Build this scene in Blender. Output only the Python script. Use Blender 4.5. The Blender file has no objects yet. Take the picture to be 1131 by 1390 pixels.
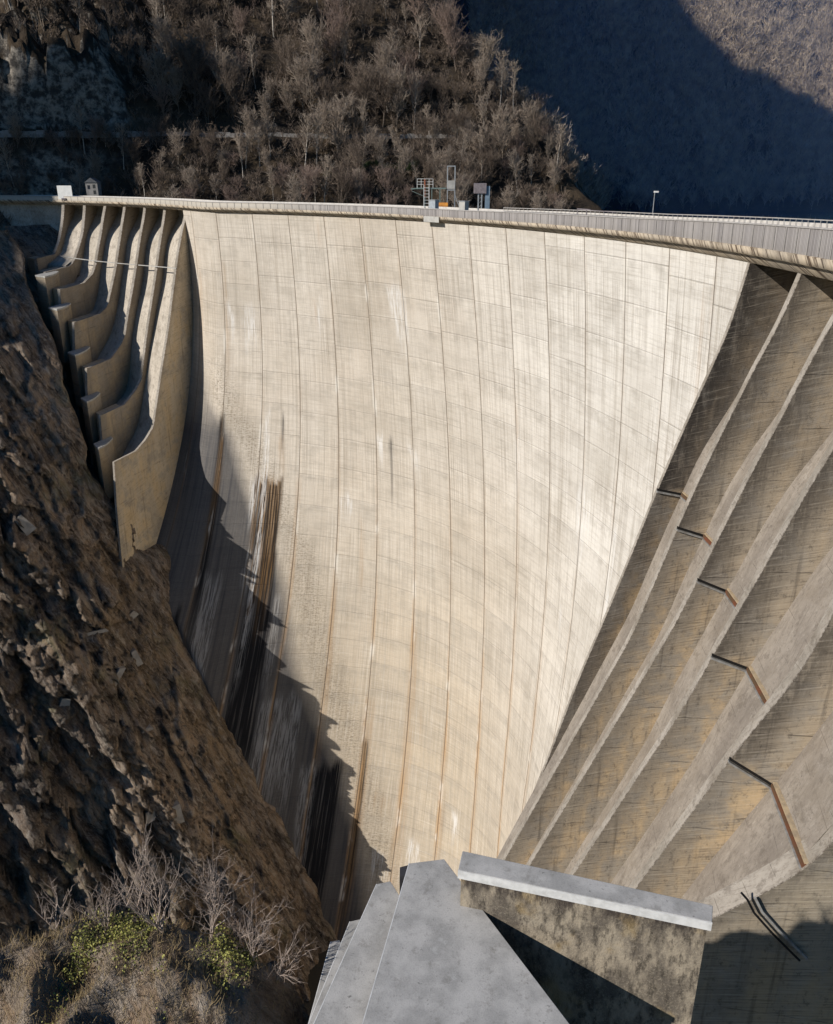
import bpy, math, random
import numpy as np
random.seed(7); rng = np.random.default_rng(11)
S = bpy.context.scene
COL = S.collection

# ---------------------------------------------------------------- dam geometry (metres)
CX, CY, R = -135.57962, 86.19147, 183.74895          # plan circle of the crest
A0, DA = 1.14536464, -0.07238259                     # angle of block joint 1, angle of one block
BW = 13.3                                            # width of one block
CAMH = 12.0
TERMS = [(0,1),(0,2),(0,3),(0,4),(0,5),(1,1),(1,2),(1,3),(1,4),(1,5),(2,1),(2,2),(2,3),(2,4),(2,5),(3,1),(3,2),(3,3),(3,4),(4,1),(4,2),(4,3),(5,1),(5,2)]
COEF = [17.84517,-6.98809,-4.11077,1.92511,-0.19621,4.28941,4.60241,2.4231,-2.51946,1.71725,-26.02683,-17.32696,-11.58594,-1.7957,4.71151,-3.19376,7.55252,5.62226,-9.75209,18.71472,-4.4663,-10.85883,-7.10307,18.87769]
def r0(i):                                           # the left wing leaves the circle
    x = np.maximum(0, 1-np.asarray(i, float)); return 7.8*x*(1-np.exp(-x/.7))
def arch_off(s, z):
    a = (np.asarray(s, float)-7)/8; b = np.asarray(z, float)/-120
    o = r0(s)+0*b
    for (i, j), c in zip(TERMS, COEF): o = o+c*a**i*b**j
    return o
def pol(i, r, z):                                    # block index, radius offset, height -> xyz
    i = np.asarray(i, float); a = A0+DA*(i-1); rr = R+np.asarray(r, float)
    return np.stack(np.broadcast_arrays(CX+rr*np.cos(a), CY+rr*np.sin(a), np.asarray(z, float)), -1)
def polw(i, r, z): return pol(i, r0(i)+r, z)         # offset measured from the crest line

# ---------------------------------------------------------------- sun
HD, EL = math.radians(212), math.radians(32)
SUN = (math.cos(HD)*math.cos(EL), math.sin(HD)*math.cos(EL), math.sin(EL))

# ---------------------------------------------------------------- helpers
def tag(o, label=None, cat=None, group=None, kind=None):
    if label: o['label'] = label
    if cat: o['category'] = cat
    if group: o['group'] = group
    if kind: o['kind'] = kind
    return o
def empty(name, loc=(0, 0, 0), **k):
    o = bpy.data.objects.new(name, None); COL.objects.link(o); o.location = loc; o.empty_display_size = 1
    return tag(o, **k)
def mesh_data(name, v, f, mats, uv=None, uv2=None, attrs=None, smooth=False, midx=None):
    me = bpy.data.meshes.new(name)
    if isinstance(f, np.ndarray) and isinstance(v, np.ndarray):
        n = f.shape[1]
        me.vertices.add(len(v)); me.vertices.foreach_set('co', v.astype(np.float32).ravel())
        me.loops.add(f.size); me.loops.foreach_set('vertex_index', f.astype(np.int32).ravel())
        me.polygons.add(len(f)); me.polygons.foreach_set('loop_start', np.arange(0, f.size, n, dtype=np.int32))
        try: me.polygons.foreach_set('loop_total', np.full(len(f), n, np.int32))
        except Exception: pass
        me.update(calc_edges=True)
    else:
        me.from_pydata([tuple(map(float, p)) for p in v], [], [tuple(map(int, q)) for q in f])
    for m in (mats if isinstance(mats, (list, tuple)) else [mats]): me.materials.append(m)
    vi = np.empty(len(me.loops), np.int32); me.loops.foreach_get('vertex_index', vi)
    for nm, u in (('UVMap', uv), ('E', uv2)):
        if u is not None:
            l = me.uv_layers.new(name=nm); l.data.foreach_set('uv', np.asarray(u, np.float32)[vi].ravel())
    if attrs:
        for nm, a in attrs.items():
            c = me.color_attributes.new(nm, 'FLOAT_COLOR', 'POINT')
            c.data.foreach_set('color', np.concatenate([a, np.ones((len(a), 1))], 1).astype(np.float32).ravel())
    if midx is not None: me.polygons.foreach_set('material_index', np.asarray(midx, np.int32))
    if smooth: me.polygons.foreach_set('use_smooth', np.ones(len(me.polygons), bool))
    me.update(); return me
def obj(name, v, f, mats, parent=None, **k):
    o = bpy.data.objects.new(name, mesh_data(name, v, f, mats, **k)); COL.objects.link(o)
    if parent: o.parent = parent; o.location = -parent.location
    return o
def gridf(n, m, flip=False):
    i = np.arange(n-1)[:, None]*m+np.arange(m-1)[None]
    q = np.stack([i, i+1, i+m+1, i+m], -1).reshape(-1, 4)
    return q[:, ::-1] if flip else q
class MB:                                            # collects boxes and prisms
    def __init__(s): s.v = []; s.f = []; s.uv = []; s.uv2 = []
    def add(s, v, f, uv=None, e=5.):
        b = len(s.v); v = [tuple(map(float, p)) for p in v]; s.v += v; s.f += [tuple(int(b+i) for i in q) for q in f]
        s.uv += list(uv) if uv is not None else [((p[0]+p[1])*.8, p[2]) for p in v]
        s.uv2 += [(e, p[2]) for p in v]
    def hexa(s, c, e=5.): s.add(c, [(0,3,2,1),(4,5,6,7),(0,1,5,4),(1,2,6,5),(2,3,7,6),(3,0,4,7)], e=e)
    def box(s, c, size, rz=0.):
        cx, cy, cz = c; a, b, h = [q/2 for q in size]; C_, S_ = math.cos(rz), math.sin(rz)
        s.hexa([(cx+x*C_-y*S_, cy+x*S_+y*C_, cz+z) for z in (-h, h) for x, y in ((-a,-b),(a,-b),(a,b),(-a,b))])
    def bar(s, p, q, w, w2=None, n=4):
        p = np.array(p, float); q = np.array(q, float); d = q-p; d /= np.linalg.norm(d)+1e-9
        up = np.array([0, 0, 1.]) if abs(d[2]) < .9 else np.array([1., 0, 0])
        a = np.cross(d, up); a /= np.linalg.norm(a); b = np.cross(d, a); w2 = w if w2 is None else w2
        vs = [p+(a*math.cos(t)+b*math.sin(t))*w*.7 for t in np.arange(n)*2*math.pi/n+math.pi/4]+[q+(a*math.cos(t)+b*math.sin(t))*w2*.7 for t in np.arange(n)*2*math.pi/n+math.pi/4]
        s.add(vs, [(i, (i+1) % n, n+(i+1) % n, n+i) for i in range(n)]+[tuple(range(n))[::-1], tuple(range(n, 2*n))])
    def prism(s, poly, z0, z1):                      # poly xy list (or xyz top list with z1 None)
        n = len(poly)
        top = [(p[0], p[1], z1 if len(p) < 3 else p[2]) for p in poly]; bot = [(p[0], p[1], z0) for p in poly]
        s.add(bot+top, [tuple(range(n))[::-1], tuple(range(n, 2*n))]+[(i, (i+1) % n, n+(i+1) % n, n+i) for i in range(n)])
    def build(s, name, mat, parent=None):
        return obj(name, s.v, s.f, mat, parent, uv=np.array(s.uv), uv2=np.array(s.uv2))

def hash3(ix, iy, iz):
    h = (ix.astype(np.int64)*374761393+iy.astype(np.int64)*668265263+iz.astype(np.int64)*2147483647) & 0x7fffffff
    h = (h ^ (h >> 13))*1274126177 & 0x7fffffff
    return ((h ^ (h >> 16)) & 0xffff)/32767.5-1
def vnoise(p):
    i = np.floor(p).astype(np.int64); f = p-i; f = f*f*(3-2*f); r = 0
    for a in (0, 1):
        for b in (0, 1):
            for c in (0, 1):
                w = (f[..., 0] if a else 1-f[..., 0])*(f[..., 1] if b else 1-f[..., 1])*(f[..., 2] if c else 1-f[..., 2])
                r = r+w*hash3(i[..., 0]+a, i[..., 1]+b, i[..., 2]+c)
    return r
def fbm(p, o=5, ridged=False):
    p = np.asarray(p, float); r = 0; a = 1.; t = 0
    for k in range(o):
        n = vnoise(p*2**k+17.3*k)
        r = r+a*((1-2*np.abs(n)) if ridged else n); t += a; a *= .5
    return r/t
def p3(x, y, z): return np.stack(np.broadcast_arrays(x, y, z), -1)

# ---------------------------------------------------------------- material kit
class NT:
    def __init__(s, name):
        s.m = bpy.data.materials.new(name); s.m.use_nodes = True; s.t = s.m.node_tree; s.t.nodes.clear()
        s.out = s.t.nodes.new('ShaderNodeOutputMaterial'); s.b = s.t.nodes.new('ShaderNodeBsdfPrincipled')
        s.t.links.new(s.b.outputs[0], s.out.inputs[0])
    def n(s, ty, **p):
        o = s.t.nodes.new('ShaderNode'+ty)
        for k, v in p.items(): setattr(o, k, v)
        return o
    def put(s, sock, v):
        if isinstance(v, (int, float)): sock.default_value = v
        elif isinstance(v, (tuple, list)): sock.default_value = (tuple(v)+(1,))[:len(sock.default_value)] if len(sock.default_value) == 4 else tuple(v)
        else: s.t.links.new(v, sock)
    def math(s, op, a, b=0., c=0., clamp=False):
        o = s.n('Math', operation=op, use_clamp=clamp); s.put(o.inputs[0], a); s.put(o.inputs[1], b); s.put(o.inputs[2], c); return o.outputs[0]
    def mul(s, a, b): return s.math('MULTIPLY', a, b)
    def add(s, a, b): return s.math('ADD', a, b)
    def mix(s, f, a, b, bt='MIX'):
        o = s.n('Mix', data_type='RGBA', blend_type=bt); s.put(o.inputs[0], f); s.put(o.inputs[6], a); s.put(o.inputs[7], b); return o.outputs[2]
    def ss(s, x, a, b, t0=0., t1=1.):
        o = s.n('MapRange', interpolation_type='SMOOTHSTEP'); s.put(o.inputs[0], x); s.put(o.inputs[1], a); s.put(o.inputs[2], b); s.put(o.inputs[3], t0); s.put(o.inputs[4], t1); return o.outputs[0]
    def xyz(s, x=0., y=0., z=0.):
        o = s.n('CombineXYZ'); s.put(o.inputs[0], x); s.put(o.inputs[1], y); s.put(o.inputs[2], z); return o.outputs[0]
    def sep(s, v):
        o = s.n('SeparateXYZ'); s.put(o.inputs[0], v); return o.outputs
    def noise(s, vec, sc=1., det=4., rough=.55, dist=0.):
        o = s.n('TexNoise'); s.put(o.inputs['Vector'], vec); s.put(o.inputs['Scale'], sc); s.put(o.inputs['Detail'], det); s.put(o.inputs['Roughness'], rough); s.put(o.inputs['Distortion'], dist); return o.outputs[0]
    def white(s, vec):
        o = s.n('TexWhiteNoise', noise_dimensions='3D'); s.put(o.inputs['Vector'], vec); return o.outputs['Value']
    def uv(s, name='UVMap'): return s.n('UVMap', uv_map=name).outputs[0]
    def pos(s): return s.n('NewGeometry').outputs['Position']
    def attr(s, name): return s.n('Attribute', attribute_name=name).outputs['Color']
    def fin(s, col, rough=.85, bump=None, bs=.4, bd=.1, spec=.25):
        s.put(s.b.inputs['Base Color'], col); s.put(s.b.inputs['Roughness'], rough); s.b.inputs['Specular IOR Level'].default_value = spec
        if bump is not None:
            o = s.n('Bump'); o.inputs['Strength'].default_value = bs; o.inputs['Distance'].default_value = bd; s.put(o.inputs['Height'], bump); s.t.links.new(o.outputs[0], s.b.inputs['Normal'])
        return s.m

def mat_arch():
    t = NT('arch_concrete'); x, z, _ = t.sep(t.uv()); A = t.sep(t.attr('stain')); B = t.sep(t.attr('stain2')); B_dim = t.sep(t.attr('shade_stain'))[0]
    blk = t.math('FLOOR', t.math('DIVIDE', x, BW)); hb = t.white(t.xyz(blk, 3.1, 0))
    V = t.xyz(x, z, 0)
    big = t.noise(t.xyz(t.mul(x, .02), t.mul(z, .014), 1), 1, 4)
    streak = t.noise(t.xyz(t.mul(x, .8), t.mul(z, .022), 4), 1, 5, .65)
    streak2 = t.noise(t.xyz(t.mul(x, 2.6), t.mul(z, .05), 9), 1, 4, .7)
    # lifts: pour heights differ from block to block
    zl = t.math('DIVIDE', t.add(z, t.mul(hb, 9.)), t.add(6.6, t.mul(hb, 3.4))); lift = t.math('FLOOR', zl); fl = t.math('FRACT', zl)
    tint = t.white(t.xyz(blk, lift, 7.7))
    base = t.mix(t.ss(big, .35, .65), (.56, .49, .405), (.66, .60, .52))
    base = t.mix(t.mul(t.ss(B[1], 0, 1), .8), base, (.80, .775, .725))                 # right side: whiter, its stronger sunlight put into the colour
    base = t.mix(t.ss(B[2], 0, 1), base, (.52, .435, .325))                 # low part: yellower
    base = t.mix(t.mul(t.ss(tint, 0, 1), .22), base, (.36, .33, .29))
    base = t.mix(t.mul(t.ss(streak, .48, .72), .50), base, (.33, .29, .24))
    base = t.mix(t.mul(t.ss(streak2, .52, .76), .34), base, (.72, .69, .63))
    base = t.mix(t.mul(t.ss(streak2, .46, .30), .30), base, (.27, .235, .19))
    f1 = t.noise(t.xyz(t.mul(x, 1.15), t.mul(z, .012), 31), 1, 5, .75); f2 = t.noise(t.xyz(t.mul(x, 4.6), t.mul(z, .035), 33), 1, 3, .7); hb2 = t.noise(t.xyz(t.mul(x, .06), t.mul(z, 1.9), t.mul(hb, 30.)), 1, 5, .8)
    gate = t.ss(t.noise(t.xyz(t.mul(x, .07), t.mul(z, .05), 35), 1, 4, .6), .34, .64, .25, 1.)
    base = t.mix(t.mul(gate, t.ss(f1, .50, .64, 0., .48)), base, (.27, .225, .17)); base = t.mix(t.mul(gate, t.ss(f1, .46, .34, 0., .40)), base, (.72, .67, .59))
    base = t.mix(t.mul(gate, t.ss(f2, .50, .64, 0., .42)), base, (.25, .21, .165)); base = t.mix(t.ss(f2, .44, .32, 0., .38), base, (.76, .72, .65))
    base = t.mix(t.mul(gate, t.ss(hb2, .50, .64, 0., .34)), base, (.255, .22, .175)); base = t.mix(t.ss(hb2, .44, .33, 0., .32), base, (.72, .68, .60))
    # weathering bands hanging below each lift line
    below = t.mul(t.ss(fl, .55, 1.), t.ss(t.noise(t.xyz(t.mul(x, .35), t.mul(z, .3), 2), 1, 5, .6), .42, .66))
    base = t.mix(t.mul(below, .34), base, (.27, .245, .21))
    blot = t.noise(t.xyz(t.mul(x, .12), t.mul(z, .22), 5), 1, 6, .62)
    base = t.mix(t.mul(t.ss(blot, .48, .66), .24), base, (.30, .27, .225))
    blo2 = t.noise(t.xyz(t.mul(x, .035), t.mul(z, .03), 25), 1, 6, .7); base = t.mix(t.mul(t.ss(blo2, .46, .62), .22), base, (.33, .285, .22))
    dots = t.noise(t.xyz(t.mul(x, .9), t.mul(z, 1.1), 27), 1, 6, .85); base = t.mix(t.mul(t.ss(dots, .54, .72), .35), base, (.25, .22, .18)); base = t.mix(t.mul(t.ss(dots, .44, .30), .3), base, (.74, .71, .66))
    fine = t.noise(t.xyz(t.mul(x, .5), t.mul(z, 2.2), 11), 1, 3, .7)
    base = t.mix(t.mul(t.ss(fine, .5, .75), .16), base, (.28, .25, .2))
    line = t.math('MAXIMUM', t.ss(fl, .978, .99), t.ss(fl, .022, .010))
    base = t.mix(t.mul(line, t.ss(t.noise(V, .12, 4), .44, .74, .0, .30)), base, (.24, .21, .17))
    fb = t.math('FRACT', t.mul(z, 1/1.37)); bl = t.ss(fb, .88, .97)
    base = t.mix(t.mul(bl, t.ss(t.noise(t.xyz(t.mul(x, .15), t.mul(z, .3), 8), 1, 3), .4, .65, .03, .26)), base, (.22, .19, .15))
    # speckled grime
    gh = t.noise(t.xyz(t.mul(x, .9), t.mul(z, 2.6), 3), 1, 5, .8); gv = t.noise(t.xyz(t.mul(x, 2.2), t.mul(z, .12), 13), 1, 4, .7)
    g = t.mul(t.ss(gh, .44, .60), t.ss(gv, .36, .58, .25, 1.))
    base = t.mix(t.mul(t.mul(A[0], g), .72), base, (.135, .105, .07))
    shade_stain = B_dim; base = t.mix(t.mul(shade_stain, t.ss(streak, .25, .6, .97, .80)), base, (.040, .042, .050))  # cast shadow at the dam foot painted near-black into the base colour
    # rust
    rz = t.ss(t.noise(t.xyz(t.mul(x, 2.4), t.mul(z, .06), 6), 1, 4, .6), .30, .62)
    base = t.mix(t.mul(t.mul(A[1], rz), .62), base, (.36, .215, .10))
    # wet / black algae
    w = t.ss(t.noise(t.xyz(t.mul(x, 1.9), t.mul(z, .03), 12), 1, 4, .6), .68, .50)
    base = t.mix(t.mul(B[0], w), base, (.010, .010, .012))
    bw = t.noise(t.xyz(t.mul(x, 2.1), t.mul(z, .035), 41), 1, 4, .7); Cc = t.sep(t.attr('shade_stain'))[1]
    base = t.mix(t.mul(Cc, t.ss(bw, .70, .45, .55, 1.)), base, t.mix(t.ss(bw, .44, .62), (.028, .02, .014), (.20, .11, .04)))
    # lime
    wz = t.ss(t.noise(t.xyz(t.mul(x, 2.2), t.mul(z, .10), 14), 1, 4, .7), .42, .58)
    base = t.mix(t.mul(A[2], wz), base, (.78, .77, .75))
    # joints and the run-off along them
    fx = t.math('FRACT', t.add(t.math('DIVIDE', x, BW), .5)); dj = t.math('ABSOLUTE', t.mul(t.math('SUBTRACT', fx, .5), BW))
    wob = t.mul(t.noise(t.xyz(t.mul(x, .01), t.mul(z, .2), hb), 1, 4), .5)
    dj2 = t.math('ABSOLUTE', t.math('SUBTRACT', dj, t.mul(wob, .5)))
    halo = t.mul(t.ss(dj2, .9, .1), t.ss(t.noise(t.xyz(blk, t.mul(z, .03), 15), 1, 3), .42, .62, .1, 1.))
    lowz = t.ss(z, -60, -190, .10, .6)
    base = t.mix(t.mul(halo, lowz), base, (.46, .27, .12))
    base = t.mix(t.mul(t.mul(t.ss(dj2, .8, .3), t.ss(t.noise(t.xyz(t.mul(x, .3), t.mul(z, .07), 19), 1, 3), .54, .68)), .5), base, (.8, .77, .7))
    jl = t.ss(dj, .20, .07)
    base = t.mix(t.mul(jl, .72), base, (.10, .075, .05))
    h = t.add(t.mul(t.noise(V, 1.5, 6, .7), .5), t.mul(t.math('SUBTRACT', 1., t.math('MAXIMUM', line, jl)), .8))
    return t.fin(base, .88, h, .5, .25)

def mat_side(name, c0, c1, stain, orange, edge_w=2.2, low=-1000, dark=.8):
    """board-marked concrete: c0/c1 base, dark run-off near the outer arris, warm lime further in"""
    t = NT(name); x, z, _ = t.sep(t.uv()); e, zr_, _ = t.sep(t.uv('E')); V = t.xyz(x, z, 0); bel = t.ss(zr_, .3, -.3)
    n1 = t.noise(t.xyz(t.mul(x, .10), t.mul(z, .07), 2), 1, 5, .6)
    base = t.mix(t.ss(n1, .35, .65), c0, c1)
    warm = t.mul(t.ss(t.add(e, t.mul(n1, 3.)), 2.0, 5.2), t.ss(t.noise(t.xyz(t.mul(x, .22), t.mul(z, .05), 5), 1, 4, .6), .38, .60))
    wn = t.noise(V, .16, 5, .7); base = t.mix(t.mul(warm, t.mul(t.add(t.mul(bel, .60), .22), t.ss(wn, .36, .6, .25, 1.))), base, orange); base = t.mix(t.mul(t.ss(wn, .5, .36), .5), base, (.30, .275, .24))
    dk = t.noise(t.xyz(t.mul(x, .8), t.mul(z, .22), 3), 1, 6, .72)
    ed = t.mul(t.ss(t.add(e, t.mul(t.math('SUBTRACT', dk, .5), 7.)), edge_w+2.2, .1), t.ss(dk, .36, .54, .45, 1.))
    lo = bel
    base = t.mix(t.mul(t.mul(ed, dark), t.math('SUBTRACT', 1., t.mul(lo, .6))), base, stain)
    dr = t.noise(t.xyz(t.mul(x, .9), t.mul(z, .04), 7), 1, 4, .65)
    base = t.mix(t.mul(t.ss(dr, .54, .74), .55), base, stain)
    br = t.noise(t.xyz(t.mul(x, .16), t.add(t.mul(z, 4.6), t.mul(x, -.9)), 9), 1, 3, .7)       # board marks
    base = t.mix(t.mul(t.ss(br, .52, .62), t.ss(t.noise(V, .3, 4, .6), .35, .65, .1, .48)), base, stain); mo_ = t.noise(t.xyz(t.mul(x, 1.1), t.mul(z, .7), 21), 1, 7, .8); base = t.mix(t.mul(t.ss(mo_, .52, .66), .55), base, stain); base = t.mix(t.mul(t.ss(mo_, .42, .30), .35), base, (.5, .43, .34))
    base = t.mix(t.mul(t.ss(br, .46, .32), .22), base, (.6, .54, .45))
    zl = t.math('DIVIDE', t.add(z, t.mul(t.noise(t.xyz(t.mul(x, .2), 0, 1), 1, 2), .3)), 6.5); fl = t.math('FRACT', zl)
    ln = t.mul(t.ss(t.math('ABSOLUTE', t.math('SUBTRACT', fl, .5)), .013, .005), t.ss(t.noise(V, .35, 4), .40, .66, .0, .9))
    base = t.mix(t.mul(ln, .7), base, (.05, .042, .035))
    pit = t.ss(t.noise(V, 2.6, 3, .6), .70, .76)
    base = t.mix(t.mul(pit, .5), base, (.05, .04, .03))
    h = t.add(t.mul(br, .5), t.add(t.mul(t.noise(V, 2, 6, .7), .6), t.mul(ln, -1.)))
    return t.fin(base, .9, h, .55, .14)

def mat_front(name, c0=(.40, .365, .315), c1=(.30, .27, .23), rough_edge=True):
    t = NT(name); x, z, _ = t.sep(t.uv()); V = t.xyz(x, z, 0)
    n1 = t.noise(t.xyz(t.mul(x, .3), t.mul(z, .12), 3), 1, 5, .6)
    base = t.mix(t.ss(n1, .36, .66), c0, c1)
    a = t.add(t.mul(x, .35), z); b = t.math('SUBTRACT', x, t.mul(z, .15))
    st = t.noise(t.xyz(t.mul(b, 1.5), t.mul(a, .7), 5), 1, 6, .75)
    base = t.mix(t.mul(t.ss(st, .5, .64), .40), base, (.15, .13, .105)); base = t.mix(t.mul(t.ss(t.math('ABSOLUTE', x), .30, .02), t.ss(t.noise(V, 1.3, 5, .8), .42, .56)), base, (.07, .055, .045)); pl = t.noise(t.xyz(t.mul(t.add(x, t.mul(z, .25)), 3.3), t.mul(z, .35), 17), 1, 3, .6); base = t.mix(t.mul(t.ss(pl, .56, .63), .28), base, (.12, .10, .085)); bk = t.noise(t.xyz(t.mul(x, .5), t.mul(z, .5), 43), 1, 7, .75); base = t.mix(t.mul(t.ss(bk, .53, .62), .45), base, (.12, .10, .08))
    base = t.mix(t.mul(t.ss(st, .44, .3), .3), base, (.52, .48, .42))
    zl = t.math('FRACT', t.math('DIVIDE', t.add(z, t.mul(x, .1)), 3.1)); ln = t.ss(t.math('ABSOLUTE', t.math('SUBTRACT', zl, .5)), .012, .005)
    base = t.mix(t.mul(ln, t.ss(t.noise(V, .3, 3), .45, .6, 0., .7)), base, (.07, .06, .05))
    fn = t.noise(V, 1.3, 8, .85); base = t.mix(t.mul(t.ss(fn, .5, .66), .45), base, (.15, .125, .10)); base = t.mix(t.mul(t.ss(fn, .44, .32), .4), base, (.50, .455, .40)); pit = t.ss(t.noise(V, 3.0, 4, .75), .62, .70); base = t.mix(t.mul(pit, .8), base, (.05, .042, .035))
    bl_ = t.noise(t.xyz(t.mul(x, .12), t.mul(z, .12), 31), 1, 6, .7); base = t.mix(t.mul(t.ss(bl_, .5, .66), .4), base, (.20, .165, .125))
    h = t.add(t.mul(t.noise(V, 3, 6, .75), .8), t.mul(pit, -.6))
    return t.fin(base, .9, h, .6, .12)

def mat_rock():
    t = NT('rock'); P = t.pos(); x, y, z = t.sep(P)
    al = t.add(t.mul(x, -.83), t.mul(y, -.55))        # along the valley
    V = t.xyz(t.add(al, t.mul(z, -.40)), t.mul(t.add(z, t.mul(al, .1)), .26), t.mul(t.math('SUBTRACT', t.mul(x, .55), t.mul(y, .83)), .6))
    n1 = t.noise(V, .10, 8, .70, .9); n2 = t.noise(V, .62, 7, .72, .5); n3 = t.noise(P, .03, 5, .6); n4 = t.noise(V, 2.8, 5, .78); n5 = t.noise(P, .011, 3, .5)
    vo = t.n('TexVoronoi', feature='DISTANCE_TO_EDGE'); t.put(vo.inputs['Vector'], t.xyz(t.add(t.mul(t.add(al, t.mul(z, -.4)), .22), t.mul(n1, 3.2)), t.add(t.mul(z, .055), t.mul(n2, 1.3)), t.mul(n1, 2.5))); vo.inputs['Scale'].default_value = 1.; crack = t.mul(t.ss(vo.outputs['Distance'], .06, .002), .6)
    vc = t.n('TexVoronoi', feature='F1'); t.put(vc.inputs['Vector'], t.xyz(t.mul(t.add(al, t.mul(z, -.4)), .30), t.mul(z, .07), t.mul(n1, 2.))); fac = t.sep(vc.outputs['Color'])[0]
    c = t.mix(t.ss(n1, .36, .60), (.10, .072, .052), (.35, .25, .165))
    c = t.mix(t.mul(t.ss(fac, .3, .9), .55), c, (.34, .29, .235))
    c = t.mix(t.mul(t.ss(n3, .50, .64), .6), c, (.25, .17, .085))
    c = t.mix(t.mul(t.ss(n5, .54, .60), .45), c, (.06, .055, .06))
    c = t.mix(t.mul(t.ss(n2, .52, .68), .7), c, (.50, .44, .37))
    c = t.mix(t.mul(t.ss(n2, .47, .33), .85), c, (.022, .019, .019))
    c = t.mix(t.mul(t.ss(n4, .5, .66), .45), c, (.42, .37, .31)); c = t.mix(t.mul(t.ss(n4, .46, .34), .45), c, (.03, .026, .024))
    c = t.mix(t.mul(crack, .8), c, (.015, .013, .013)); sl_ = t.noise(t.xyz(t.add(al, t.mul(z, -.4)), t.mul(z, .03), t.mul(n1, .5)), 1.7, 6, .8); c = t.mix(t.mul(t.ss(sl_, .54, .66), .32), c, (.46, .38, .29)); c = t.mix(t.mul(t.ss(sl_, .46, .34), .4), c, (.035, .026, .02))
    mo = t.mul(t.ss(t.noise(P, .05, 5, .6), .54, .66), t.ss(n2, .40, .56)); c = t.mix(t.mul(mo, .4), c, (.15, .15, .05))
    h = t.add(t.add(t.mul(n2, 1.4), t.mul(n4, .8)), t.add(t.mul(crack, -.7), t.mul(fac, .35)))
    return t.fin(c, .85, h, .85, .9, .3)

def mat_slope():
    t = NT('slope_ground'); P = t.pos(); nz = t.sep(t.n('NewGeometry').outputs['Normal'])[2]
    x, y, z = t.sep(P)
    n1 = t.noise(P, .05, 8, .65); n2 = t.noise(P, .35, 6, .7); n3 = t.noise(t.xyz(t.mul(x, .5), t.mul(y, .5), t.mul(z, .06)), 1, 4, .6)
    c = t.mix(t.ss(n1, .36, .64), (.022, .019, .017), (.065, .048, .032))
    c = t.mix(t.mul(t.ss(n2, .56, .74), .6), c, (.15, .105, .055))
    c = t.mix(t.mul(t.ss(n2, .45, .3), .7), c, (.02, .018, .015))
    rockc = t.mix(t.ss(n2, .4, .65), (.05, .046, .042), (.30, .265, .22)); rockc = t.mix(t.mul(t.ss(n3, .62, .72), .5), rockc, (.34, .33, .31))
    c = t.mix(t.ss(t.add(nz, t.mul(t.math('SUBTRACT', n1, .5), .3)), .56, .40), c, rockc)
    return t.fin(c, .95, t.add(n1, n2), .8, 1.4, .1)

def simple(name, c, c2=None, sc=1., rough=.7, metal=0., bs=.2, spec=.3, stretch=(1, 1, 1)):
    t = NT(name); o = t.n('TexCoord').outputs['Object']; x, y, z = t.sep(o)
    V = t.xyz(t.mul(x, stretch[0]), t.mul(y, stretch[1]), t.mul(z, stretch[2]))
    n = t.noise(V, sc, 5, .65); c2 = c2 or tuple(q*.6 for q in c)
    t.b.inputs['Metallic'].default_value = metal
    return t.fin(t.mix(t.ss(n, .35, .68), c, c2), rough, n, bs, .03, spec)

M_ARCH = mat_arch()
M_SIDE = mat_side('buttress_side_concrete', (.36, .305, .235), (.27, .23, .18), (.055, .046, .038), (.56, .41, .24), 2.6, -38)
M_SIDE0 = mat_side('dark_stained_concrete', (.23, .195, .155), (.16, .14, .118), (.035, .030, .026), (.48, .35, .20), 7.5, -33, .95)
M_MOSSR = mat_side('weathered_side_concrete', (.34, .29, .22), (.22, .19, .15), (.06, .05, .04), (.38, .29, .18), 1.5, -38, .5)
M_SIDEL = mat_side('wing_side_concrete', (.34, .29, .225), (.26, .22, .17), (.16, .125, .09), (.46, .36, .23), .4, -30, .5)
M_SIDEG = mat_side('golden_side_concrete', (.60, .50, .36), (.48, .40, .29), (.17, .125, .08), (.60, .45, .26), .4, -30, .5)
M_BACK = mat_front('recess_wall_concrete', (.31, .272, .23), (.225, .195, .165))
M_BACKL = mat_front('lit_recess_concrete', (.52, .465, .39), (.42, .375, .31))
M_FRONT = mat_front('arris_concrete', (.40, .36, .31), (.28, .25, .21))
M_WING = mat_front('wing_wall_concrete', (.50, .46, .40), (.42, .39, .34))
M_ROCK = mat_rock(); M_SLOPE = mat_slope()
M_CAPL = simple('pale_cap_concrete', (.46, .45, .42), (.34, .33, .31), .6)
M_DECK = simple('deck_concrete', (.42, .39, .34), (.32, .29, .25), .5)
M_GROOVE = simple('joint_shadow', (.012, .011, .010), rough=1.)
M_RUST = simple('rusty_joint_sheet', (.17, .06, .03), (.10, .07, .04), .7)
M_LIP = simple('ledge_mortar', (.30, .30, .29), (.20, .185, .165), 1.2)
M_LIPO = simple('lime_stained_mortar', (.46, .36, .23), (.30, .24, .17), 1.2)

# cornice: stained fluted underside of the deck edge
t = NT('cornice_concrete'); x, z, _ = t.sep(t.uv())
b_ = t.add(x, t.mul(z, .9)); n = t.noise(t.xyz(t.mul(b_, 1.1), t.mul(z, .12), 1), 1, 4, .7); n2 = t.noise(t.xyz(t.mul(x, .12), 0, 3), 1, 3)
c = t.mix(t.ss(n, .40, .52), (.10, .068, .045), (.50, .42, .315)); c = t.mix(t.mul(t.ss(n2, .4, .62), .6), c, (.36, .315, .255)); c = t.mix(t.mul(t.ss(t.noise(t.xyz(t.mul(b_, 3.), t.mul(z, .3), 5), 1, 4, .8), .5, .66), .6), c, (.09, .065, .045))
fx = t.math('FRACT', t.mul(b_, 1/3.3)); c = t.mix(t.mul(t.ss(t.math('ABSOLUTE', t.math('SUBTRACT', fx, .5)), .05, .03), .8), c, (.06, .045, .035))
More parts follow.
